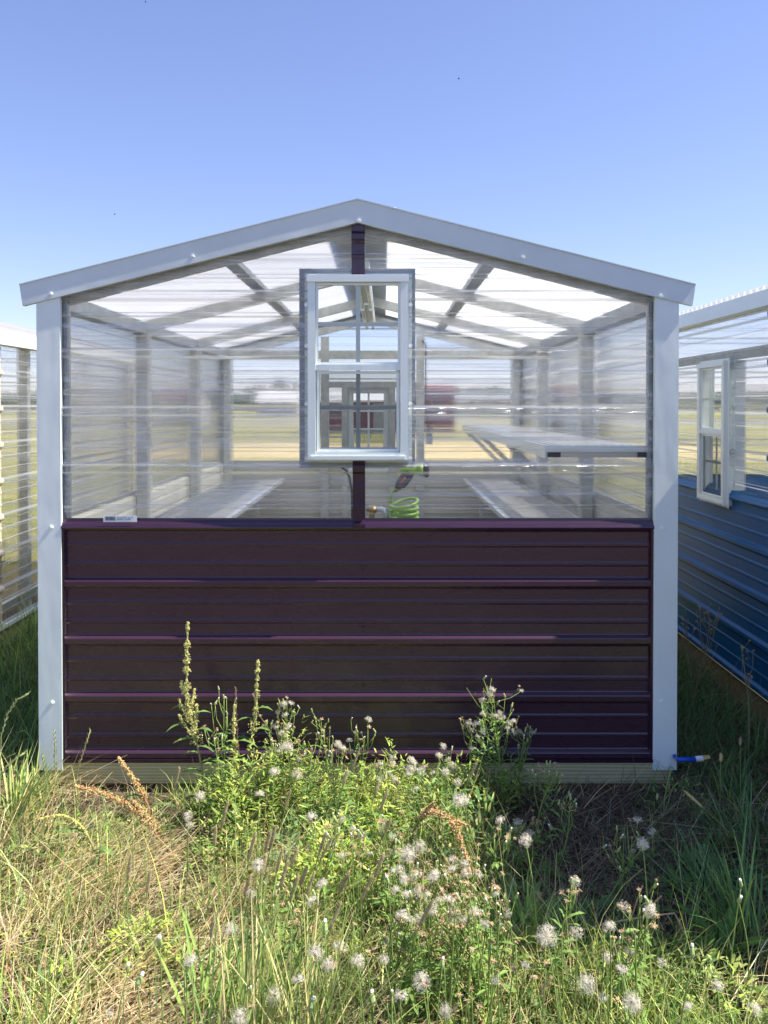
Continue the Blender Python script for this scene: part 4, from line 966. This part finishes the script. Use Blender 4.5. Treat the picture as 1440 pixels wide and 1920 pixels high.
wat(430, 1480, 420, 1310, 2.95, .05, 6, (0, .3), WL+'leafy green, between the two green dock spires', dens=2.6)
wat(505, 1500, 512, 1400, 2.9, .05, 8, (.05, .4), WL+'bushy with leaves, under the second dock spire on its right', dens=3.2)
wat(575, 1500, 585, 1405, 2.85, .06, 9, (.1, .5), WL+'leafy, halfway between second dock spire and maroon strip', dens=3)
wat(640, 1510, 645, 1410, 2.85, .06, 9, (.1, .5), WL+'leafy, just left below the maroon strip', dens=3)
wat(400, 1500, 402, 1390, 2.9, .04, 6, (.0, .4), WL+'leafy, at the foot of the tallest dock spire', dens=3)
for k in range(30):
    px, py = random.uniform(480, 1280), random.uniform(1600, 1850)
    if px > 960 and py < 1770: continue
    z = zone(px, py); gx, gy = ground_at(px, py+120)
    gy = min(max(gy, 1.75), 3.0); gx = (px-720)/F*gy; h = random.uniform(.16, .30)
    wiry((gx, gy, gz(gx, gy)), (gx+random.uniform(-.05, .07), gy+random.uniform(-.04, .04), h), .06, random.randint(6, 11), (.10, .6), 'short wiry weed with tan heads '+z, 'short branching weeds '+z, dens=1.3)

# docks
def dock(path, s0, rad, cols, label, leaves=(), branches=0, n=420, lc=(.13, .22, .06), stemc=(.30, .30, .12)):
    path = [Vector(p) for p in path]; base = path[0]; t_ = thing('dock_plant', label, 'weed', base)
    def P(t):
        f = t*(len(path)-1); i = min(int(f), len(path)-2); a, b_ = path[i], path[i+1]; p0 = path[max(i-1, 0)]; p3 = path[min(i+2, len(path)-1)]; u = f-i
        return 0.5*((2*a)+(b_-p0)*u+(2*p0-5*a+4*b_-p3)*u*u+(3*a-p0-3*b_+p3)*u**3)
    b = MB(); b.col = stemc; b.tube([P(i/20) for i in range(21)], [.0045-.003*i/20 for i in range(21)], 7); b.build('stem', 'stem', t_, smooth=True)
    def spike(f, n, rad, s_):
        b = MB()
        for k in range(n):
            t = random.uniform(0, 1); t = t if random.random() < .5 else round(t*16)/16+random.uniform(-.012, .012); t = min(max(t, 0), 1)
            p = f(t); prof = rad*(1-.68*t)*(.62+.38*math.sin(t*46+3*math.sin(t*9))+.25*math.sin(t*17+rad*900)); d = Vector((random.gauss(0, 1), random.gauss(0, 1), random.gauss(0, .5))).normalized(); p = p+d*prof*random.uniform(.2, 1)
            c = random.choice(cols); g_ = random.uniform(.75, 1.25); b.col = tuple(q*g_ for q in c)
            u = Vector((random.gauss(0, 1), random.gauss(0, 1), random.gauss(0, 1))).normalized(); v = u.orthogonal().normalized(); w = u.cross(v); s2 = s_*random.uniform(.7, 1.2)
            b.add([p+u*s2, p+v*s2*.75, p+w*s2*.75, p-u*s2*.8, p-v*s2*.75, p-w*s2*.75], [(0, 1, 2), (0, 2, 4), (0, 4, 5), (0, 5, 1), (3, 2, 1), (3, 4, 2), (3, 5, 4), (3, 1, 5)])
        return b.build('seed_spike', 'stem', t_)
    spike(lambda t: P(s0+(1-s0)*t), n, rad, .0034)
    for k in range(branches):
        t0 = s0+(.03+.5*k/max(branches, 1))*(1-s0); p0 = P(t0); sg = 1 if k % 2 else -1; Lb = .10*(1-.5*k/max(1, branches)); ax = (P(min(1, t0+.1))-p0).normalized(); e = p0+ax*Lb+Vector((sg*Lb*.33, random.uniform(-.02, .02), 0))
        spike(lambda t: p0.lerp(e, t)+Vector((sg*.006*math.sin(t*3), 0, 0)), int(n*.2), rad*.6, .0032)
    for k, (t, sg, Ll, Wl, ben) in enumerate(leaves):
        b = MB(); g_ = random.uniform(.85, 1.25); b.col = tuple(q*g_ for q in lc)
        b.leaf(P(t), (sg, random.uniform(-.5, .2), random.uniform(.3, .9)), (0, 0, 1), Ll, Wl, ben, 8, fold=.2, wav=.35); b.build('leaf', 'leaf', t_, smooth=True)
    return t_
def pp(lst, Y, y2=None):
    o = [at(px, py, Y if y2 is None else Y+(y2-Y)*i/(len(lst)-1)) for i, (px, py) in enumerate(lst)]; o[0].z = min(o[0].z, gz(o[0].x, o[0].y)+.0); return o
YGR = [(.50, .52, .18), (.60, .58, .26), (.34, .38, .11), (.52, .42, .16)]; BRN = [(.50, .27, .12), (.56, .38, .16), (.40, .17, .09), (.58, .46, .20)]
lv = lambda n, a, b_: [(a+(b_-a)*i/n, 1 if i % 2 else -1, random.uniform(.06, .11), random.uniform(.014, .024), random.uniform(.9, 1.9)) for i in range(n)]
dock(pp([(385, 1500), (378, 1440), (366, 1380), (352, 1320), (350, 1240), (352, 1168)], 3.0), .36, .030, YGR, 'tallest green dock spire, left, standing up against the maroon wall', lv(11, .08, .62), 5, 1700)
dock(pp([(462, 1500), (466, 1420), (478, 1350), (481, 1290), (484, 1238)], 3.0), .40, .021, YGR, 'second tallest green dock spire, slimmer, right of the tallest', lv(6, .2, .65), 0, 1000)
dock(pp([(440, 1500), (442, 1430), (438, 1370), (440, 1322)], 2.95), .3, .018, YGR+BRN[1:2], 'short greenish tan dock spire between the two tall green ones', lv(6, .1, .6), 0, 700)
dock(pp([(330, 1640), (300, 1570), (262, 1520), (205, 1492), (142, 1474)], 2.75, 2.85), .32, .036, BRN+YGR[1:2], 'rusty brown dock leaning far left in front of the white corner', [(.2, 1, .10, .022, 1.2), (.1, -1, .12, .024, 1.4), (.3, 1, .07, .02, .9)], 3, 1600, stemc=(.30, .10, .07))
dock(pp([(300, 1600), (285, 1530), (262, 1480), (240, 1445), (222, 1420)], 2.8, 2.85), .42, .022, BRN+YGR[:1], 'small upright rusty dock spire behind the leaning brown dock', lv(3, .2, .5), 0, 700, stemc=(.34, .16, .09))
dock(pp([(200, 1610), (160, 1560), (120, 1530), (72, 1536)], 2.6), .3, .012, [(.55, .55, .14), (.62, .56, .18)], 'yellow dock spike lying low at the far left', lv(3, .1, .4), 0, 320)
dock(pp([(760, 1640), (775, 1560), (805, 1522), (845, 1540), (868, 1590), (888, 1640)], 2.6, 2.45), .3, .027, BRN[1:]+[(.62, .48, .24)], 'golden brown dock spike arching over to the right, centre of the weeds', lv(5, .05, .4), 2, 1700)
dock(pp([(655, 1640), (668, 1560), (690, 1520), (712, 1535)], 2.7), .35, .02, YG, 'pale yellow-green dock spike low in the middle', lv(6, .1, .6), 2, 500)

# timothy-like spikes
def spike_grass(bpx, top, ln, lean, Y, label, group, col=(.46, .38, .21), r=.0042):
    tp = at(*top, Y); h = tp.z; base = Vector(((bpx-720)/F*Y, min(Y+random.uniform(-.05, .05), 3.14), 0)); base.z = gz(base.x, base.y)
    t_ = thing('spike_grass', label, 'grass stalk', base, group)
    c = curve(base, tp, (-lean*.03, 0, 0), 12); d = (tp-c[-2]).normalized(); s = tp-d*ln
    b = MB(); b.col = stem_col(); b.tube(c[:-1]+[tp-d*ln*.5], .0012, 5); b.build('stem', 'stem', t_, smooth=True)
    b = MB(); g_ = random.uniform(.8, 1.15)
    n = 10; b.col = tuple(q*g_ for q in col); b.tube([s+d*ln*i/n for i in range(n+1)], [r*q*random.uniform(.88, 1.12) for q in (.5, .85, 1, 1.03, 1.05, 1.05, 1, .97, .9, .75, .35)], 7)
    for k in range(60):
        p = s+d*ln*random.uniform(.02, .95); a = Vector((random.gauss(0, 1), random.gauss(0, 1), random.gauss(0, 1))); a = (a-d*a.dot(d)).normalized(); g2 = random.uniform(.7, 1.4); b.col = tuple(min(.8, q*g_*g2) for q in col)
        w = d.cross(a)*.001; b.add([p+a*r*.7-w, p+a*r*.7+w, p+a*r*1.6+d*.004], [(0, 1, 2)])
    b.build('seed_spike', 'straw', t_)
TS = [(337,1438,330),(428,1500,425),(405,1547,440),(246,1600,280),(283,1630,300),(402,1715,430),(675,1402,650),(652,1442,640),(545,1480,540),(712,1462,685),(727,1480,700),(517,1548,505),(508,1556,500),(560,1586,545),(625,1566,575),(612,1560,580),
      (655,1634,620),(590,1635,560),(560,1640,550),(576,1625,560),(733,1535,690),(720,1600,680),(812,1686,750),(895,1428,860),(500,1600,498),(530,1590,520),(540,1610,530),(640,1690,600),(1285,1900,1290),(860,1880,850),(470,1640,470),(700,1640,660),(750,1560,700),(480,1560,478),(620,1880,600),(1035,1830,1020)]
for px, py, bpx in TS:
    h = random.uniform(.28, .42); Y = min(3.05, max(1.9, (CH-h)*F/(py-760))); z = zone(px, py)
    spike_grass(bpx, (px, py), random.uniform(.05, .085), 1, Y, 'brown cylindrical grass spike '+z, 'brown grass spikes '+z, r=random.uniform(.0038, .0052))
spike_grass(1480, (1282, 1482), .075, -1, 2.45, 'long pale straw stalk with a spike, slanting in from the right edge', None, (.52, .42, .2), .004)
spike_grass(1352, (1352, 1412), .03, 0, 2.75, 'upright stalk with a short tan tip, just right of the blue hose', None, (.5, .4, .2), .005)
spike_grass(1398, (1388, 1383), .025, 0, 2.75, 'tallest thin upright stalk with a small tip near the right edge', None, (.4, .34, .2), .004)
spike_grass(1010, (1011, 1672), .035, 0, 2.3, 'short stalk with a pale bristly plantain head right of centre', None, (.5, .45, .25), .006)

# loose flowering grass
def ear_grass(bpx, pts, Y, label, col=(.40, .42, .18)):
    P_ = [at(px, py, Y) for px, py in pts]; base = Vector(((bpx-720)/F*Y, Y, 0)); base.z = gz(base.x, base.y); t_ = thing('flowering_grass', label, 'grass stalk', base)
    b = MB(); b.col = col; b.tube([base]+[base.lerp(P_[0], .5)+Vector((.01, 0, .01))]+P_, .0011, 5); b.build('stem', 'stem', t_, smooth=True)
    b = MB()
    for i in range(len(P_)-1):
        for k in range(7):
            p = P_[i].lerp(P_[i+1], k/7); d = (P_[i+1]-P_[i]).normalized(); sg = 1 if k % 2 else -1; g_ = random.uniform(.8, 1.3); b.col = tuple(q*g_ for q in col)
            b.leaf(p, d+Vector((sg*.35, random.uniform(-.2, .2), 0)), (0, 1, 0), random.uniform(.012, .02), .0042, .2, 3)
    b.build('seed_ear', 'straw', t_)
ear_grass(-20, [(2, 1380), (14, 1340), (32, 1312), (54, 1300)], 2.6, 'drooping flowering grass ear at the left edge, upper one', (.42, .46, .2))
ear_grass(-30, [(-10, 1480), (10, 1440), (30, 1422), (46, 1412)], 2.5, 'pale branching grass ear at the left edge, lower one', (.48, .54, .22))
ear_grass(140, [(143, 1465), (150, 1430), (160, 1400), (170, 1368)], 2.95, 'thin grass ear crossing the lower left corner of the maroon wall', (.42, .40, .16))
ear_grass(106, [(104, 1450), (103, 1420), (104, 1400), (102, 1368)], 2.95, 'thin grass ear in front of the foot of the left white corner')
ear_grass(84, [(88, 1470), (84, 1445), (80, 1415)], 2.95, 'short grass ear left of the foot of the white corner')
ear_grass(448, [(445, 1380), (443, 1330), (442, 1288)], 2.98, 'thin dark grass ear between the dock spires', (.28, .17, .12))
ear_grass(524, [(522, 1380), (522, 1345), (524, 1312)], 2.98, 'thin green grass ear right of the second dock spire', (.36, .38, .12))

# long-bladed tufts
def tuft(px, py, n, L, label, lean=.3, azc=R(20), col=DEEP+GREEN[:2], W=.006):
    gx, gy = ground_at(px, py); b = MB(); base = Vector((gx, gy, gz(gx, gy)))
    for k in range(n):
        a = random.gauss(azc, 1.0); ln = L*random.uniform(.55, 1.1); th = abs(random.gauss(lean, .2)); c = random.choice(col); g_ = random.uniform(.8, 1.35); b.col = tuple(q*g_ for q in c)
        b.leaf(base+Vector((random.gauss(0, .03), random.gauss(0, .03), 0)), (math.sin(th)*math.cos(a), math.sin(th)*math.sin(a), math.cos(th)), (-math.cos(a)*.3, -math.sin(a)*.3, 1), ln, W*random.uniform(.7, 1.3), random.uniform(.2, .9), 6, fold=.1)
    o = b.build('grass_tuft', 'leaf'); tag(o, label, 'grass tuft')
    me = o.data; me.transform(Matrix.Translation(-base)); o.location = base
BG2 = [(.16, .22, .05), (.22, .27, .07), (.30, .33, .10), (.12, .19, .05), (.42, .36, .17)]
BG = [(.20, .30, .06), (.15, .26, .05), (.26, .36, .08)]
tuft(455, 2080, 95, .44, 'biggest tuft of long bright green blades at the bottom, left of centre', .28, R(50), BG2, .0042)
tuft(570, 2120, 80, .42, 'long bright green blades at the bottom, right beside the biggest tuft', .3, R(70), BG2, .004)
tuft(380, 1960, 50, .28, 'sparse green grass tuft at the bottom left of the biggest tuft', .5, R(60), BG)
tuft(1340, 1720, 34, .24, 'dark green grass tuft in the shade at the right', .45, R(120), DEEP)
tuft(1420, 1620, 40, .26, 'dark grass tuft at the right edge under the blue wall', .5, R(150), DEEP)
tuft(1400, 1800, 60, .34, 'green tuft at the right edge, half in the sun', .4, R(140), BG+DEEP)
tuft(20, 1560, 90, .28, 'light green grass tuft at the left edge', .4, R(60), GREEN)
tuft(60, 1520, 60, .18, 'short grass tuft at the foot of the left white corner', .5, R(60), GREEN)
tuft(1390, 1500, 50, .16, 'dark grass tuft at the foot of the right white corner', .5, R(60), DEEP)
tuft(980, 1790, 60, .2, 'green grass tuft at the sunny edge of the shaded patch', .5, R(60), BG)

# broad-leaved rosettes
def rosette(px, py, n, L, Wd, label, group=None, col=(.12, .21, .07), up=.6):
    gx, gy = ground_at(px, py); gy = min(gy, 3.1); gx = (px-720)/F*gy; base = Vector((gx, gy, gz(gx, gy))); t_ = thing('broadleaf_weed', label, 'weed', base, group)
    for k in range(n):
        a = k*2.4+random.uniform(-.4, .4); b = MB(); g_ = random.uniform(.8, 1.35); b.col = tuple(q*g_ for q in col)
        b.leaf(base+Vector((0, 0, .01)), (math.cos(a), math.sin(a), random.uniform(up*.5, up*1.6)), (0, 0, 1), L*random.uniform(.7, 1.15), Wd*random.uniform(.8, 1.2), random.uniform(.8, 1.6), 8, fold=.22, wav=.22); b.build('leaf', 'leaf', t_, smooth=True)
rosette(560, 1640, 9, .17, .055, 'clump of broad blue-green leaves left of centre, in front of the skid', col=(.13, .22, .11), up=1.2)
rosette(640, 1620, 8, .14, .045, 'clump of broad leaves below the maroon strip', col=(.12, .22, .10), up=1.3)
rosette(680, 1560, 7, .16, .03, 'curly upright leaves in front of the skid near the picture centre', col=(.15, .26, .08), up=2.2)
rosette(790, 1640, 8, .15, .05, 'broad dark leaves under the arching golden dock', col=(.09, .17, .07), up=1.4)
rosette(480, 1780, 6, .13, .03, 'upright pale green leaves left of the bright yellow-green patch', col=(.17, .28, .10), up=2.0)
rosette(1090, 1740, 5, .13, .03, 'dark leaves at the front of the shaded patch', col=(.07, .15, .05))
rosette(1370, 1830, 7, .18, .03, 'long upright leaves near the right edge', col=(.12, .24, .05), up=2)
for k in range(26):
    px, py = random.uniform(60, 1420), random.uniform(1600, 2000); z = zone(px, py)
    rosette(px, py, random.randint(4, 7), random.uniform(.07, .13), random.uniform(.014, .03), 'small leafy rosette '+z, 'small leafy rosettes '+z, col=random.choice([(.14, .24, .06), (.20, .30, .07), (.11, .19, .05)]), up=.9)
# bare dry twig at the sunny edge, right
tw = MB(); tw.col = (.48, .33, .2); q0 = ground_at(1120, 1830)
A = at(1085, 1745, 2.2); 
for a, b_ in (((1085, 1745), (1265, 1712)), ((1180, 1735), (1205, 1660)), ((1120, 1738), (1110, 1690)), ((1265, 1712), (1300, 1790)), ((1150, 1740), (1210, 1790)), ((1200, 1728), (1240, 1680)), ((1265, 1712), (1330, 1880))):
    tw.tube(curve(at(*a, 2.2), at(*b_, 2.16), (0, 0, .006), 5), .0022, 5)
tag(tw.build('dry_twig', 'stem', smooth=True), 'bare forked tan twig at the sunny edge of the shaded patch, right', 'twig')
